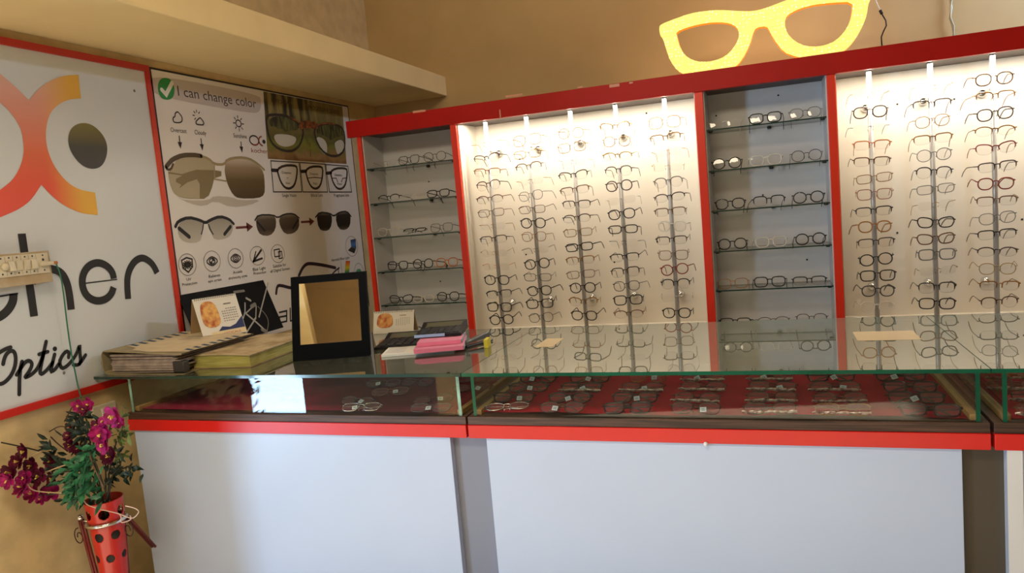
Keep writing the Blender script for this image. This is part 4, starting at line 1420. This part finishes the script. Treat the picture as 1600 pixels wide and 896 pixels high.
for i in range(len(prof) - 1):
    a = 2 * i
    fs.append((a, a + 1, a + 3, a + 2))
    fs.append((k0 + a, k0 + a + 2, k0 + a + 3, k0 + a + 1))
    fs.append((a, a + 2, k0 + a + 2, k0 + a))
    fs.append((a + 1, k0 + a + 1, k0 + a + 3, a + 3))
MB().pts(vs, fs).build('cover', COVB, bi)
pg = MB()
rnd = random.Random(5)
for k in range(16):
    z0 = ZT + .005 + k * .0038
    a = rnd.uniform(0, .008)
    x1_ = bx1 - .015 - rnd.uniform(0, .03)
    pg.quadbox(bx0 + .03 + rnd.uniform(0, .006), x1_, by0 + .006 + a, by1 - .01, z0, z0 + .0029)
pg.build('pages', mat('worn_pages', sc(176, 160, 152), .8, var=.35, scale=40), bi)
# striped airmail sheet on the sloping cover


def BP(u, v, off):
    f = (u - (bx0 + .02)) / (bx1 - bx0 - .02)
    return (u, v, ZT + .0005 + bz * (1 - .20 * f) + off)


sh = Print(BP, .0012)
sh.poly([(bx0 + .035, by0 + .075), (bx0 + .10, by0 + .05), (bx0 + .115, by0 + .02), (bx0 + .20, by0 + .004), (bx1 + .0, by0 + .03), (bx1 + .0, by1 - .004), (bx0 + .03, by1 - .004)])
sh.build('cover_sheet', mat('buff_paper', sc(206, 188, 156), .8, var=.12, scale=18), bi)
st = Print(BP, .0018)
for k in range(7):
    v = by0 + .085 + k * .036
    st.poly([(bx0 + .033, v), (bx0 + .078, v - .012), (bx0 + .078, v + .004), (bx0 + .033, v + .016)])
    st.poly([(bx1 - .040, v - .03), (bx1 - .004, v - .04), (bx1 - .004, v - .024), (bx1 - .040, v - .014)])
st.build('stripes', mat('airmail_blue', sc(52, 78, 104), .7), bi)
tx = Print(BP, .0018)
for k in range(5):
    v = by0 + .20 + k * .016
    tx.line([(bx0 + .13, v), (bx0 + .13 + rnd.uniform(.05, .09), v + .004)], .0025)
tx.build('cover_print', mat('brown_ink', sc(92, 78, 60), .7), bi)
box('ring_mechanism', COVD, bi, bx1 - .045, bx1 - .002, by0 + .004, by0 + .03, ZT + .006, ZT + .040, .003)

# thick ledger book
lb = thing('ledger_book', 'thick old ledger with yellow green page edges beside mirror', 'book', (-1.65, 2.0, ZT), (0, 0, radians(4)), local=True)
MB().quadbox(-.118, .1, -.16, .20, .0005, .003).build('back_cover', mat('ledger_cover', sc(150, 128, 94), .7, var=.25, scale=14), lb)
pgm = mat('yellow_green_edge', sc(186, 176, 104), .7, col2=sc(142, 138, 62), scale=12, stretch=(1, 1, 30))
nb = MB()
N_ = 10
vs, fs = [], []
for i in range(N_ + 1):
    x = -.112 + .208 * i / N_
    zt = .040 + .004 * sin(pi * i / N_) - .004 * (i / N_)
    for y in (-.156, .196):
        vs += [(x, y, .003), (x, y, zt)]
for i in range(N_):
    a, c = 4 * i, 4 * (i + 1)
    fs += [(a + 1, c + 1, c + 3, a + 3), (a, c, c + 1, a + 1), (a + 2, a + 3, c + 3, c + 2), (a, a + 2, c + 2, c)]
fs += [(0, 1, 3, 2), (4 * N_, 4 * N_ + 2, 4 * N_ + 3, 4 * N_ + 1)]
nb.pts(vs, fs).build('page_block', pgm, lb)
cvb = MB()
vs, fs = [], []
for i in range(N_ + 1):
    x = -.118 + .22 * i / N_
    zt = .0405 + .004 * sin(pi * i / N_) - .004 * (i / N_)
    for y in (-.160, .200):
        vs += [(x, y, zt), (x, y, zt + .0035)]
for i in range(N_):
    a, c = 4 * i, 4 * (i + 1)
    fs += [(a + 1, c + 1, c + 3, a + 3), (a, c, c + 1, a + 1), (a + 2, a + 3, c + 3, c + 2), (a, a + 2, c + 2, c)]
fs += [(0, 1, 3, 2), (4 * N_, 4 * N_ + 2, 4 * N_ + 3, 4 * N_ + 1)]
cvb.pts(vs, fs).build('front_cover', mat('ledger_top', sc(190, 172, 138), .75, col2=sc(150, 128, 92), scale=16), lb)

# table mirror
mL, mR = hit(459, 565, 2, ZT), hit(579, 556, 2, ZT)
mw = (mR - mL).length
mang = math.atan2(mR.y - mL.y, mR.x - mL.x)
mi = thing('table_mirror', 'black framed tabletop mirror tilted back on the counter glass', 'mirror', ((mL.x + mR.x) / 2, (mL.y + mR.y) / 2, ZT), (0, 0, mang), local=True)
MTL, MH = radians(13), .268


def MP(u, v, off):
    return (u, -off * cos(MTL) + v * sin(MTL) + .0, v * cos(MTL) + off * sin(MTL) * 0 + .001)


hw = mw / 2
fo = [(-hw, 0), (hw, 0), (hw * .985, MH), (-hw * .985, MH)]
fi = [(-hw + .024, .050), (hw - .024, .050), (hw - .026, MH - .022), (-hw + .026, MH - .022)]
fr = MB()
v1, f1 = poly_mesh([fo, fi], MP, .008)
fr.pts(v1, f1)
for lp in (fo, fi):
    q = [MP(u, v, .008) for u, v in lp] + [MP(u, v, -.010) for u, v in lp]
    fr.pts(q, [(i, (i + 1) % 4, 4 + (i + 1) % 4, 4 + i) for i in range(4)])
v1, f1 = poly_mesh([fo], MP, -.010)
fr.pts(v1, f1)
fr.build('frame', mat('mirror_black', (.0025, .003, .0045), .5, spec=.05), mi)
mg = MB()
v1, f1 = poly_mesh([fi], MP, .004)
mg.pts(v1, f1).build('mirror_glass', mat('mirror_silver', (.82, .80, .76), .015, 1.0), mi)
MB().tube([MP(0, MH * .75, -.012), (0, .15, .003)], .008, 6).build('rear_strut', BLACKP, mi, True)

# desk calendars
def calendar(name, label, base_l, base_r, zb, h, lean, art_seed, foot):
    L, Rr = hit(*base_l, 2, zb), hit(*base_r, 2, zb)
    wd = (Rr - L).length
    ang = math.atan2(Rr.y - L.y, Rr.x - L.x)
    t = thing(name, label, 'calendar', ((L.x + Rr.x) / 2, (L.y + Rr.y) / 2, zb), (0, 0, ang), local=True)

    def KP(u, v, off):
        return (u, v * sin(lean) - off * cos(lean), v * cos(lean) + off * sin(lean) + .0006)
    hw = wd / 2
    bm = MB()
    q = [KP(-hw, 0, 0), KP(hw, 0, 0), KP(hw, h, 0), KP(-hw, h, 0), KP(-hw, 0, -.002), KP(hw, 0, -.002), KP(hw, h, -.002), KP(-hw, h, -.002)]
    bm.pts(q, [(0, 1, 2, 3), (7, 6, 5, 4), (0, 4, 5, 1), (2, 6, 7, 3), (1, 5, 6, 2), (3, 7, 4, 0)]).build('front_sheet', mat('calendar_white', sc(222, 218, 208), .6), t)
    yb = 2 * h * sin(lean)
    q = [KP(-hw, h, -.001), KP(hw, h, -.001), (hw, yb, .0006), (-hw, yb, .0006)]
    bm = MB().pts(q + [(x, y + .002, z) for x, y, z in q], [(0, 1, 2, 3), (7, 6, 5, 4), (2, 6, 7, 3), (1, 5, 6, 2), (3, 7, 4, 0)])
    bm.build('rear_board', mat('kraft_board', sc(170, 142, 104), .8), t)
    pr = Print(KP, .0010)
    a0, a1 = (-hw * .82, -hw * .02)
    am = (a0 + a1) / 2
    aw = (a1 - a0) / 2
    pr.poly(smooth2([(a0, h * .25), (a0, h * .70), (am - aw * .6, h * .90), (am + aw * .6, h * .90), (a1, h * .70), (a1, h * .25)], 2, True))
    pr.build('picture', mat('calendar_picture', sc(226, 176, 96), .6, col2=sc(176, 84, 36), scale=46), t)
    if foot:
        f0 = Print(KP, .0010)
        f0.poly([(-hw * .05, h * .24), (hw * .3, h * .20), (hw * .6, h * .25), (hw * .98, h * .42), (hw * .98, h * .14), (-hw * .25, h * .14)])
        f0.build('blue_wave', mat('calendar_blue', sc(32, 44, 92), .6), t)
        f0 = Print(KP, .0011)
        f0.poly([(-hw * .6, 0.002), (hw, 0.002), (hw, h * .135), (-hw * .6, h * .135)])
        f0.build('footer_strip', mat('calendar_cream', sc(224, 204, 160), .6), t)
        f0 = Print(KP, .0016)
        f0.text('OPTICALS', -hw * .1, hw * .72, h * .035, h * .05)
        f0.build('footer_lettering', mat('footer_red', sc(186, 60, 30), .6), t)
    pr = Print(KP, .0010)
    for r in range(6):
        for c in range(7):
            if (r, c) in ((0, 0), (0, 1), (5, 5), (5, 6)):
                continue
            u, v = hw * (.14 + .105 * c), h * (.66 - .06 * r)
            pr.line([(u, v), (u + hw * .035, v)], h * .02)
    pr.line([(hw * .32, h * .78), (hw * .62, h * .78)], h * .03)
    pr.build('date_grid', mat('date_grey', sc(120, 112, 106), .6), t)
    cl = MB()
    for k in range(22):
        u = -hw * .92 + 1.84 * hw * k / 21
        c = Vector(KP(u, h - .002, 0))
        cl.tube([(c.x, c.y + .005 * cos(a * pi / 3), c.z + .005 * sin(a * pi / 3)) for a in range(6)], .0007, 4, True)
    cl.build('wire_binding', BLACKM, t)
    return t


calendar('desk_calendar', 'tent desk calendar with golden picture standing behind the striped file', (319, 532), (386, 519), ZT + .06, .150, radians(20), 1, True)
calendar('desk_calendar', 'small desk calendar with orange picture standing behind the calculators', (583, 523), (646, 520), ZT, .085, radians(18), 2, False)


def calculator(label, c, ang, wd, dp, zb, band=None):
    t = thing('calculator', label, 'calculator', (c[0], c[1], zb), (0, 0, ang), local=True)
    hw, hd = wd / 2, dp / 2
    b = MB()
    b.pts([(-hw, -hd, .001), (hw, -hd, .001), (hw, hd, .001), (-hw, hd, .001), (-hw, -hd, .010), (hw, -hd, .010), (hw, hd * .35, .016), (-hw, hd * .35, .016), (hw, hd, .030), (-hw, hd, .030)], [(3, 2, 1, 0), (4, 5, 6, 7), (7, 6, 8, 9), (0, 1, 5, 4), (2, 3, 9, 8), (1, 2, 8, 6), (1, 6, 5), (3, 0, 7, 9), (0, 4, 7)])
    b.build('body', BLACKP, t)
    s_ = MB().pts([(-hw * .8, hd * .45, .0185), (hw * .8, hd * .45, .0185), (hw * .8, hd * .88, .0282), (-hw * .8, hd * .88, .0282)], [(0, 1, 2, 3)])
    s_.build('display', mat('lcd_grey', sc(96, 98, 82), .2), t)
    KEY = mat('key_dark_grey', sc(44, 44, 48), .5)
    for r in range(5):
        for q in range(5):
            x = -hw * .8 + hw * 1.6 * q / 4.4
            y = -hd * .86 + hd * 1.08 * r / 4.4
            z = .010 + .006 * (y + hd) / (hd * 1.35)
            MB().quadbox(x, x + hw * .24, y, y + hd * .16, z, z + .004).build('key', KEY, t)
    if band:
        MB().quadbox(-hw * 1.01, hw * .3, -hd - .001, -hd + .004, .003, .0115).build('front_trim', band, t)
    return t


calculator('black desk calculator lying flat on glass between mirror and pink books', (-1.175, 2.17), radians(12), .15, .17, ZT)
PZ = .034
calculator('black calculator with pale blue front edge resting on the pink books', (-1.03, 2.17), radians(14), .15, .15, ZT + PZ, mat('pale_blue_trim', sc(150, 176, 214), .4))

PINK = mat('pink_cover', sc(226, 120, 150), .7, var=.06, scale=30)
pa = hit(587, 557, 2, ZT)
pp = thing('paper_pad', 'white pad of bills lying under the pink books', 'paper', (-1.09, 2.07, ZT), (0, 0, radians(18)), local=True)
MB().quadbox(-.085, .14, -.085, .10, .0005, .008).build('sheets', PAPER, pp)
g = Print(lambda u, v, o: (u, v, .0082 + o), .0004)
for k in range(5):
    g.line([(-.075, -.06 + k * .022), (-.02, -.06 + k * .022)], .004)
g.build('printed_lines', mat('grey_print', sc(150, 146, 140), .7), pp)


def receipt(label, loc, ang, wd, dp, th, zb):
    t = thing('receipt_book', label, 'book', (loc[0], loc[1], zb), (0, 0, ang), local=True)
    MB().quadbox(-wd / 2, wd / 2, -dp / 2, dp / 2, .0005, th - .001).build('page_block', PINK, t)
    MB().quadbox(-wd / 2 - .001, wd / 2 + .001, -dp / 2, dp / 2 + .001, th - .001, th).build('cover', mat('pink_cover_top', sc(214, 128, 156), .7), t)
    MB().quadbox(wd / 2, wd / 2 + .003, -dp / 2 + .002, dp / 2, .001, th - .002).build('taped_spine', mat('grey_tape', sc(160, 160, 168), .6, var=.3, scale=40), t)
    return t


receipt('lower pink receipt book, the larger of two on the counter glass', (-.995, 2.08), radians(20), .15, .19, .013, ZT + .0082)
receipt('upper pink receipt book lying under the blue-edged calculator', (-1.005, 2.11), radians(19), .135, .17, .012, ZT + .0215)
yl = hit(748, 548, 2, ZT)
sp_ = thing('stapler', 'dark metal stapler lying beside the pink books near the seam', 'stapler', (-.895, 2.14, ZT), (0, 0, radians(68)), local=True)
MB().quadbox(-.06, .06, -.012, .012, .001, .007).build('base', BLACKM, sp_, bevel=.002)
MB().pts([(-.058, -.010, .012), (.05, -.010, .016), (.05, .010, .016), (-.058, .010, .012), (-.055, -.009, .020), (.052, -.009, .034), (.052, .009, .034), (-.055, .009, .020)], [(3, 2, 1, 0), (4, 5, 6, 7), (0, 1, 5, 4), (2, 3, 7, 6), (1, 2, 6, 5), (3, 0, 4, 7)]).build('arm', mat('stapler_grey', sc(84, 84, 80), .4), sp_, bevel=.002)
MB().tube([(.045, 0, .006), (.045, 0, .02)], .007, 8).build('hinge', BLACKM, sp_)
yb_ = hit(748, 549, 2, ZT)
yt = thing('sticky_notes', 'small yellow pad of notes on the glass beside the stapler', 'notes', (yb_.x + .005, yb_.y + .06, ZT), (0, 0, radians(10)), local=True)
MB().quadbox(-.006, .006, -.02, .03, .0006, .026).build('pad', mat('note_yellow', sc(206, 190, 50), .7), yt)

# ------------------------------------------------------------------ flower stand
VX, VY, VZ = -1.885, 1.56, .665
vt = thing('flower_vase', 'tall red cone vase with round punched holes beside the counter', 'vase', (VX, VY, .0))
# cone with real round holes: grid shell, cells inside a hole left out and lined dark
cone = MB()
rt, rb_, z_t, z_b = .052, .018, VZ, .12
na, nz_ = 200, 230
holes = []
for r in range(7):
    zc_ = z_t - .035 - r * .068
    rad = .0145 - r * .0008
    for k in range(6):
        holes.append(((k + (.5 if r % 2 else 0)) * 2 * pi / 6 + .25, zc_, rad))
for j in range(nz_ + 1):
    z = z_b + (z_t - z_b) * j / nz_
    r = rb_ + (rt - rb_) * j / nz_
    for i in range(na):
        th = 2 * pi * i / na
        cone.v.append((VX + r * cos(th), VY + r * sin(th), z))
for j in range(nz_):
    zm = z_b + (z_t - z_b) * (j + .5) / nz_
    r = rb_ + (rt - rb_) * (j + .5) / nz_
    for i in range(na):
        th = 2 * pi * (i + .5) / na
        inh = False
        for ht, hz, hr in holes:
            d = (th - ht + pi) % (2 * pi) - pi
            if (d * r) ** 2 + (zm - hz) ** 2 < (hr * min(1, r / .045)) ** 2:
                inh = True
                break
        if inh:
            continue
        q = (i + 1) % na
        cone.f.append((j * na + i, j * na + q, (j + 1) * na + q, (j + 1) * na + i))
        cone.mi.append(0)
vb = cone.build('cone_body', mat('vase_red', sc(196, 30, 18), .35, coat=.3), vt, True)
so = vb.modifiers.new('solid', 'SOLIDIFY')
so.thickness = .0018
inn = MB().lathe([(rb_ * .9, z_b + .01), (rt * .88, z_t - .07)], 24, (VX, VY, 0))
inn.build('inner_liner', mat('vase_liner', (.012, .01, .009), .6), vt, True)
MB().lathe([(rb_, z_b - .012), (rb_ + .004, z_b - .004), (rb_, z_b + .004)], 20, (VX, VY, 0)).build('tip', mat('vase_red', sc(196, 30, 18), .35), vt, True)
RUST = mat('maroon_rod', sc(112, 34, 30), .4)
st = thing('vase_stand', 'maroon wrought rod stand with silver ball tops holding the red vase', 'stand', (VX, VY, 0))
b1, b2 = hit(126, 812, 1, VY - .02), hit(190, 800, 1, VY + .03)
p3 = hit(197, 808, 1, VY + .05)
q3 = hit(240, 855, 1, VY + .16)
legs = []
for top, foot in ((b1, (VX - .085, VY - .05, 0)), (b2, (VX + .085, VY - .06, 0)), (p3, (VX + .24, VY + .12, 0.0))):
    knee = Vector((VX + (top[0] - VX) * .55, VY + (top[1] - VY) * .55, .28))
    pth = [Vector(top), Vector(top) * .6 + knee * .4, knee, knee * .5 + Vector(foot) * .5, Vector(foot)]
    if top is p3:
        pth = [p3, p3 * .5 + q3 * .5, q3]
    mb = MB()
    q = pth
    mb.tube([p + Vector((-.005, 0, 0)) for p in q], .0045, 6).tube([p + Vector((.005, .002, 0)) for p in q], .0045, 6)
    lg = mb.build('leg', RUST, st, True)
    if top is not p3:
        MB().ball((top[0], top[1], top[2] + .006), .0095, 14).build('ball', CHROME, lg, True)
zr = b1.z - .006
ring = MB()
rr_ = rb_ + (rt - rb_) * (zr - z_b) / (z_t - z_b) + .004
ring.tube([(VX + rr_ * cos(2 * pi * k / 28), VY + rr_ * sin(2 * pi * k / 28), zr + .002 * cos(2 * pi * k / 28)) for k in range(28)], .006, 8, True, up=(0, 0, 1), flat=1.0)
for top in (b1, b2):
    d = Vector((VX - top.x, VY - top.y, 0)).normalized()
    ring.tube([(top.x, top.y, zr), (VX - d.x * rr_, VY - d.y * rr_, zr)], .003, 6)
ring.build('holder_ring', CHROME, st, True)
for top, sgn in ((b1, -1), (b2, 1)):
    sw = MB()
    pts = []
    for k in range(22):
        a = k / 21 * 2.6 * pi
        r = .021 * (1 - k / 30)
        pts.append((top.x + sgn * (.016 + r * sin(a)) * 1.0, top.y, top.z - .055 + r * cos(a) * 1.3))
    sw.tube(pts, .0016, 5)
    sw.build('scroll', mat('scroll_dark', sc(60, 26, 22), .5), st, True)
# loose white tie around the vase
tw = thing('tie_wire', 'loose white plastic tie looped round the red vase neck', 'tie', (VX, VY, zr))
pth = [(hit(px, py, 1, VY - .07)) for px, py in ((131, 783), (136, 790), (155, 796), (172, 800), (186, 803), (206, 812), (214, 806), (218, 799), (210, 794), (196, 791))]
MB().tube(smooth2(pth, 2), .0016, 5).build('loop', mat('tie_white', sc(206, 176, 160), .5), tw, True)
pth = [(hit(px, py, 1, VY - .072)) for px, py in ((186, 803), (190, 808), (188, 818), (200, 815), (206, 811), (203, 806))]
MB().tube(smooth2(pth, 1), .0016, 5).build('tail', mat('tie_white', sc(206, 176, 160), .5), tw, True)

# sprays
MAG = mat('magenta_petal', sc(176, 26, 112), .6, spec=.3, col2=sc(120, 14, 72), scale=60)
MAGD = mat('dark_magenta_petal', sc(110, 16, 60), .6, spec=.3, col2=sc(66, 10, 36), scale=60)
LEAFG = mat('leaf_green', sc(40, 124, 80), .5, col2=sc(18, 66, 46), scale=50)
LEAFD = mat('leaf_dark', sc(20, 52, 40), .5, col2=sc(8, 24, 20), scale=50)
LEAFY = mat('leaf_olive', sc(96, 112, 52), .5, col2=sc(50, 66, 30), scale=50)
STEMM = mat('stem_dark', sc(46, 44, 30), .6)
YEL = mat('stamen_yellow', sc(216, 190, 90), .6)


def hp(px, py, Y):
    p = hit(px, py, 1, Y)
    return p if p.x > -2.03 else hit(px, py, 0, -2.03 + .03 * random.random())


def leaf(mb, base, d, n, L, W, mi=0):
    d = d.normalized()
    s_ = d.cross(n)
    if s_.length < 1e-4:
        s_ = d.orthogonal()
    s_.normalize()
    n = s_.cross(d)
    b = Vector(base)
    pts = [b, b + d * L * .35 + s_ * W / 2 + n * L * .05, b + d * L * .7 + s_ * W * .35, b + d * L - n * L * .12, b + d * L * .7 - s_ * W * .35, b + d * L * .35 - s_ * W / 2 + n * L * .05, b + d * L * .4 - n * L * .03]
    mb.pts(pts, [(0, 6, 1), (1, 6, 2), (2, 6, 3), (3, 6, 4), (4, 6, 5), (5, 6, 0)], mi)


def blossom(parent, c, face, R, M, rnd):
    mb = MB()
    f = Vector(face).normalized()
    a = f.orthogonal().normalized()
    b = f.cross(a)
    ph0 = rnd.uniform(0, 6)
    for layer, (np_, rad, cup) in enumerate(((5, 1.0, .15), (5, .72, .45))):
        for k in range(np_):
            th = ph0 + layer * .6 + 2 * pi * k / np_
            d = (cos(th) * a + sin(th) * b)
            s_ = (-sin(th) * a + cos(th) * b)
            L, W = R * rad * rnd.uniform(.85, 1.1), R * rad * .85
            c0 = Vector(c)
            P = [c0]
            rows = []
            for t, wv in ((.3, .55), (.65, 1.0), (.92, .8), (1.06, .3)):
                up = cup * L * t * t * 1.6 + rnd.uniform(-.04, .04) * L
                rows.append([c0 + d * L * t + s_ * W / 2 * wv * q + f * (up + (.10 * L if q else -.02 * L)) for q in (-1, 0, 1)])
            vs = [c0] + [p for r in rows for p in r]
            fs = [(0, 1, 2), (0, 2, 3)]
            for i in range(3):
                o_ = 1 + 3 * i
                fs += [(o_, o_ + 3, o_ + 4, o_ + 1), (o_ + 1, o_ + 4, o_ + 5, o_ + 2)]
            mb.pts(vs, fs)
    o = mb.build('blossom', M, parent, True)
    sm_ = MB()
    for k in range(4):
        e = Vector(c) + f * R * .5 + a * rnd.uniform(-.15, .15) * R + b * rnd.uniform(-.15, .15) * R
        sm_.tube([Vector(c), e], R * .035, 4)
        sm_.ball(e, R * .08, 6)
    sm_.build('stamen', YEL, o, True)
    return o


def spray(label, stems, blossoms, leaves, LM, seed):
    """stems: pixel paths with depth; blossoms: (px, py, Y, radius px, mat); leaves: (px, py, Y, n, spread)"""
    rnd = random.Random(seed)
    t = thing('flower_spray', label, 'flower', (VX, VY, z_t))
    for s_ in stems:
        pts = [Vector((VX + rnd.uniform(-.02, .02), VY + rnd.uniform(-.02, .02), z_t - .06))] + [hp(px, py, Y) for px, py, Y in s_]
        MB().tube(smooth2(pts, 2), .0022, 5).build('stem', STEMM, t, True)
    for px, py, Y, R, M in blossoms:
        c = hp(px, py, Y)
        blossom(t, c, (rnd.uniform(-.2, .7), -1, rnd.uniform(-.1, .7)), R / FPX * 2.1, M, rnd)
    if leaves:
        mb = MB()
        for px, py, Y, n_, spx, L, dirv in leaves:
            for k in range(n_):
                qx, qy = px + rnd.gauss(0, spx), py + rnd.gauss(0, spx * 1.1)
                c = hp(qx, qy, Y + rnd.uniform(-.05, .05))
                d = Vector(dirv) + Vector((rnd.uniform(-.8, .8), rnd.uniform(-.8, .5), rnd.uniform(-.8, .8)))
                leaf(mb, c, d, Vector((rnd.uniform(-.5, .5), -1, rnd.uniform(-.2, .8))), L * rnd.uniform(.7, 1.3), L * .38)
        mb.build('foliage', LM, t)
    return t


V = VY
spray('low magenta flower spray drooping from vase toward the wall corner',
      [[(150, 740, V), (110, 735, V - .02), (70, 745, V - .04), (30, 760, V - .05)], [(140, 745, V), (95, 715, V - .02), (50, 702, V - .03), (2, 692, V - .03)], [(150, 750, V), (110, 770, V - .03), (60, 775, V - .04)]],
      [(18, 740, V - .05, 17, MAGD), (36, 762, V - .05, 16, MAG), (30, 722, V - .04, 14, MAGD), (52, 772, V - .06, 14, MAG), (40, 705, V - .03, 13, MAGD), (62, 745, V - .04, 16, MAGD), (50, 728, V - .03, 14, MAGD), (80, 768, V - .05, 15, MAG), (80, 722, V - .03, 11, MAGD), (84, 748, V - .02, 13, MAGD), (12, 750, V - .06, 13, MAG), (66, 778, V - .05, 11, MAG), (38, 748, V - .07, 12, MAG)],
      [(98, 728, V - .02, 26, 9, .034, (-.9, -.2, .1)), (84, 703, V - .02, 14, 8, .036, (-1, -.2, .35)), (112, 760, V - .01, 16, 8, .03, (-.6, -.3, -.3))], LEAFD, 11)
spray('upright flower spray with magenta head rising tallest from the vase',
      [[(150, 735, V), (140, 690, V + .01), (134, 650, V + .01), (128, 630, V)]],
      [(124, 634, V - .02, 11, MAG), (139, 632, V - .02, 11, MAG), (131, 641, V - .03, 9, MAGD), (108, 682, V - .01, 10, MAGD), (112, 696, V, 12, MAGD), (124, 700, V + .01, 12, MAGD), (109, 668, V, 8, MAGD)],
      [(130, 650, V, 26, 6, .030, (0, -.3, -.1)), (133, 675, V + .02, 34, 8, .034, (0, -.3, -.2)), (120, 664, V + .01, 14, 7, .032, (-.4, -.3, 0)), (135, 705, V + .02, 34, 10, .034, (0, -.3, -.2))], LEAFD, 12)
spray('bright magenta blossom spray leaning over the counter corner from the vase',
      [[(165, 750, V), (165, 710, V - .03), (170, 670, V - .05), (180, 650, V - .06)], [(168, 750, V), (176, 715, V - .02), (182, 690, V - .03)]],
      [(180, 651, V - .09, 17, MAG), (163, 660, V - .08, 10, MAG), (158, 678, V - .09, 17, MAG), (164, 695, V - .09, 14, MAG), (173, 714, V - .06, 15, MAGD), (152, 664, V - .05, 9, MAGD), (187, 660, V - .06, 9, MAG)],
      [(192, 682, V - .02, 22, 8, .034, (.6, -.3, 0)), (190, 705, V - .01, 12, 7, .03, (.4, -.3, -.2)), (199, 651, V - .02, 4, 4, .03, (.2, -.3, .5))], LEAFY, 13)
spray('leafy green foliage spray massed over the vase mouth',
      [[(140, 755, V - .03), (130, 735, V - .05), (122, 720, V - .05)], [(160, 752, V - .04), (150, 725, V - .06), (140, 706, V - .07)], [(172, 760, V - .02), (176, 740, V - .02), (190, 730, V - .02)]],
      [], [(122, 755, V - .04, 52, 11, .038, (-.2, -.5, -.5)), (132, 738, V - .05, 56, 11, .038, (-.1, -.5, -.4)), (150, 762, V - .04, 30, 10, .034, (0, -.5, -.3)), (116, 770, V - .03, 18, 7, .03, (-.5, -.4, -.4)), (140, 715, V - .04, 26, 9, .036, (-.1, -.5, -.2))], LEAFG, 14)
spray('dark green leaf spray spreading in front of the counter panel edge',
      [[(172, 755, V), (185, 735, V - .01), (205, 728, V - .02)], [(170, 752, V), (178, 742, V), (195, 740, V - .01)]],
      [], [(180, 738, V - .01, 30, 8, .032, (.5, -.4, .1)), (196, 742, V - .02, 16, 6, .03, (.8, -.3, .1)), (205, 731, V - .02, 10, 5, .032, (.9, -.3, .3)), (184, 720, V, 18, 8, .03, (.4, -.3, .2))], LEAFD, 15)
# pale stripped twig and cut stems
tg = thing('bare_twig', 'pale bare twigs sticking out among the magenta flowers', 'twig', (VX, VY, z_t))
tp_ = lambda q: smooth2([hp(px, py, Y) for px, py, Y in q], 2)
PALE = mat('pale_twig', sc(196, 168, 132), .6)
MB().tube(tp_([(44, 750, V - .1), (46, 764, V - .1), (60, 769, V - .1), (96, 771, V - .09)]), .0018, 5).build('twig', PALE, tg, True)
MB().tube(tp_([(47, 715, V - .08), (60, 706, V - .08), (80, 704, V - .07)]), .0016, 5).build('twig', PALE, tg, True)
MB().tube(tp_([(68, 740, V - .08), (90, 731, V - .07), (106, 726, V - .05)]), .0018, 5).build('twig', PALE, tg, True)
MB().tube(tp_([(140, 712, V - .09), (150, 738, V - .09), (162, 762, V - .08)]), .0024, 5).build('twig', mat('brown_twig', sc(96, 76, 56), .6), tg, True)
BTW = mat('brown_twig2', sc(74, 52, 40), .6)
MB().tube(tp_([(77, 675, V - .02), (92, 666, V - .02), (104, 668, V - .01)]), .0018, 5).build('twig', BTW, tg, True)
MB().tube(tp_([(79, 683, V - .02), (90, 694, V - .01), (106, 706, V)]), .002, 5).build('twig', BTW, tg, True)
MB().tube(tp_([(101, 659, V), (108, 645, V), (121, 622, V)]), .002, 5).build('twig', BTW, tg, True)

# ------------------------------------------------------------------ light
def area(name, loc, target, sx, sy, power, col, spread=180):
    l = bpy.data.lights.new(name, 'AREA')
    l.shape = 'RECTANGLE'
    l.size, l.size_y = sx, sy
    l.energy = power
    l.color = col
    l.spread = radians(spread)
    o = bpy.data.objects.new(name, l)
    COL.objects.link(o)
    o.location = loc
    d = Vector(target) - Vector(loc)
    o.rotation_euler = d.to_track_quat('-Z', 'Y').to_euler()
    return o


# bright street seen through the doorway in the sign wall
area('daylight', (-4.48, -2.18, .85), (0.0, 2.4, .85), .48, 3.1, 128, (.52, .77, 1.0))
# strip lights under the cabinet top, one per lit bay
for x0, x1, p in ((-1.24, -.27, 8.2), (.27, 1.37, 8.4)):
    area('bay_strip', ((x0 + x1) / 2, 3.035, 1.790), ((x0 + x1) / 2, 3.085, 1.0), x1 - x0, .02, p, (1.0, .90, .74))
# added warm fill lamp overhead, not a fitting of the shop
area('overhead_fill', (-.75, .15, 2.75), (-1.0, 1.6, 0), 1.3, .4, 34, (1.0, .85, .60))
for nx_ in (-.17, .20):
    area('sign_backlight', (nx_, 3.345, 2.03), (nx_, 3.79, 2.03), .42, .16, 1.0, (1.0, .58, .30))
area('wall_fill', (1.75, 3.5, 2.75), (1.2, 3.79, 2.1), .9, .05, 28, (.80, .95, 1.2))  # added lamp out of view, brightens the back wall's right side

sl = bpy.data.lights.new('street_sun', 'SUN')
sl.energy = 27.0
sl.angle = radians(1)
sl.color = (1.0, .88, .66)
so_ = bpy.data.objects.new('street_sun', sl)
COL.objects.link(so_)
so_.location = (-5, 0, 4)
so_.rotation_euler = Vector((.86, -.16, -.62)).to_track_quat('-Z', 'Y').to_euler()

wd = bpy.data.worlds.new('world')
scn.world = wd
wd.use_nodes = True
wd.node_tree.nodes['Background'].inputs[0].default_value = (.75, .85, 1.0, 1)
wd.node_tree.nodes['Background'].inputs[1].default_value = .8

scn.view_settings.view_transform = 'Standard'
scn.view_settings.look = 'None'
scn.view_settings.exposure = 0.0
scn.cycles.max_bounces = 10
scn.cycles.diffuse_bounces = 4
scn.cycles.glossy_bounces = 4
scn.cycles.transparent_max_bounces = 24
scn.cycles.caustics_reflective = False
scn.cycles.caustics_refractive = False
scn.cycles.use_denoising = True
for o in scn.objects:
    if '_local' in o:
        del o['_local']
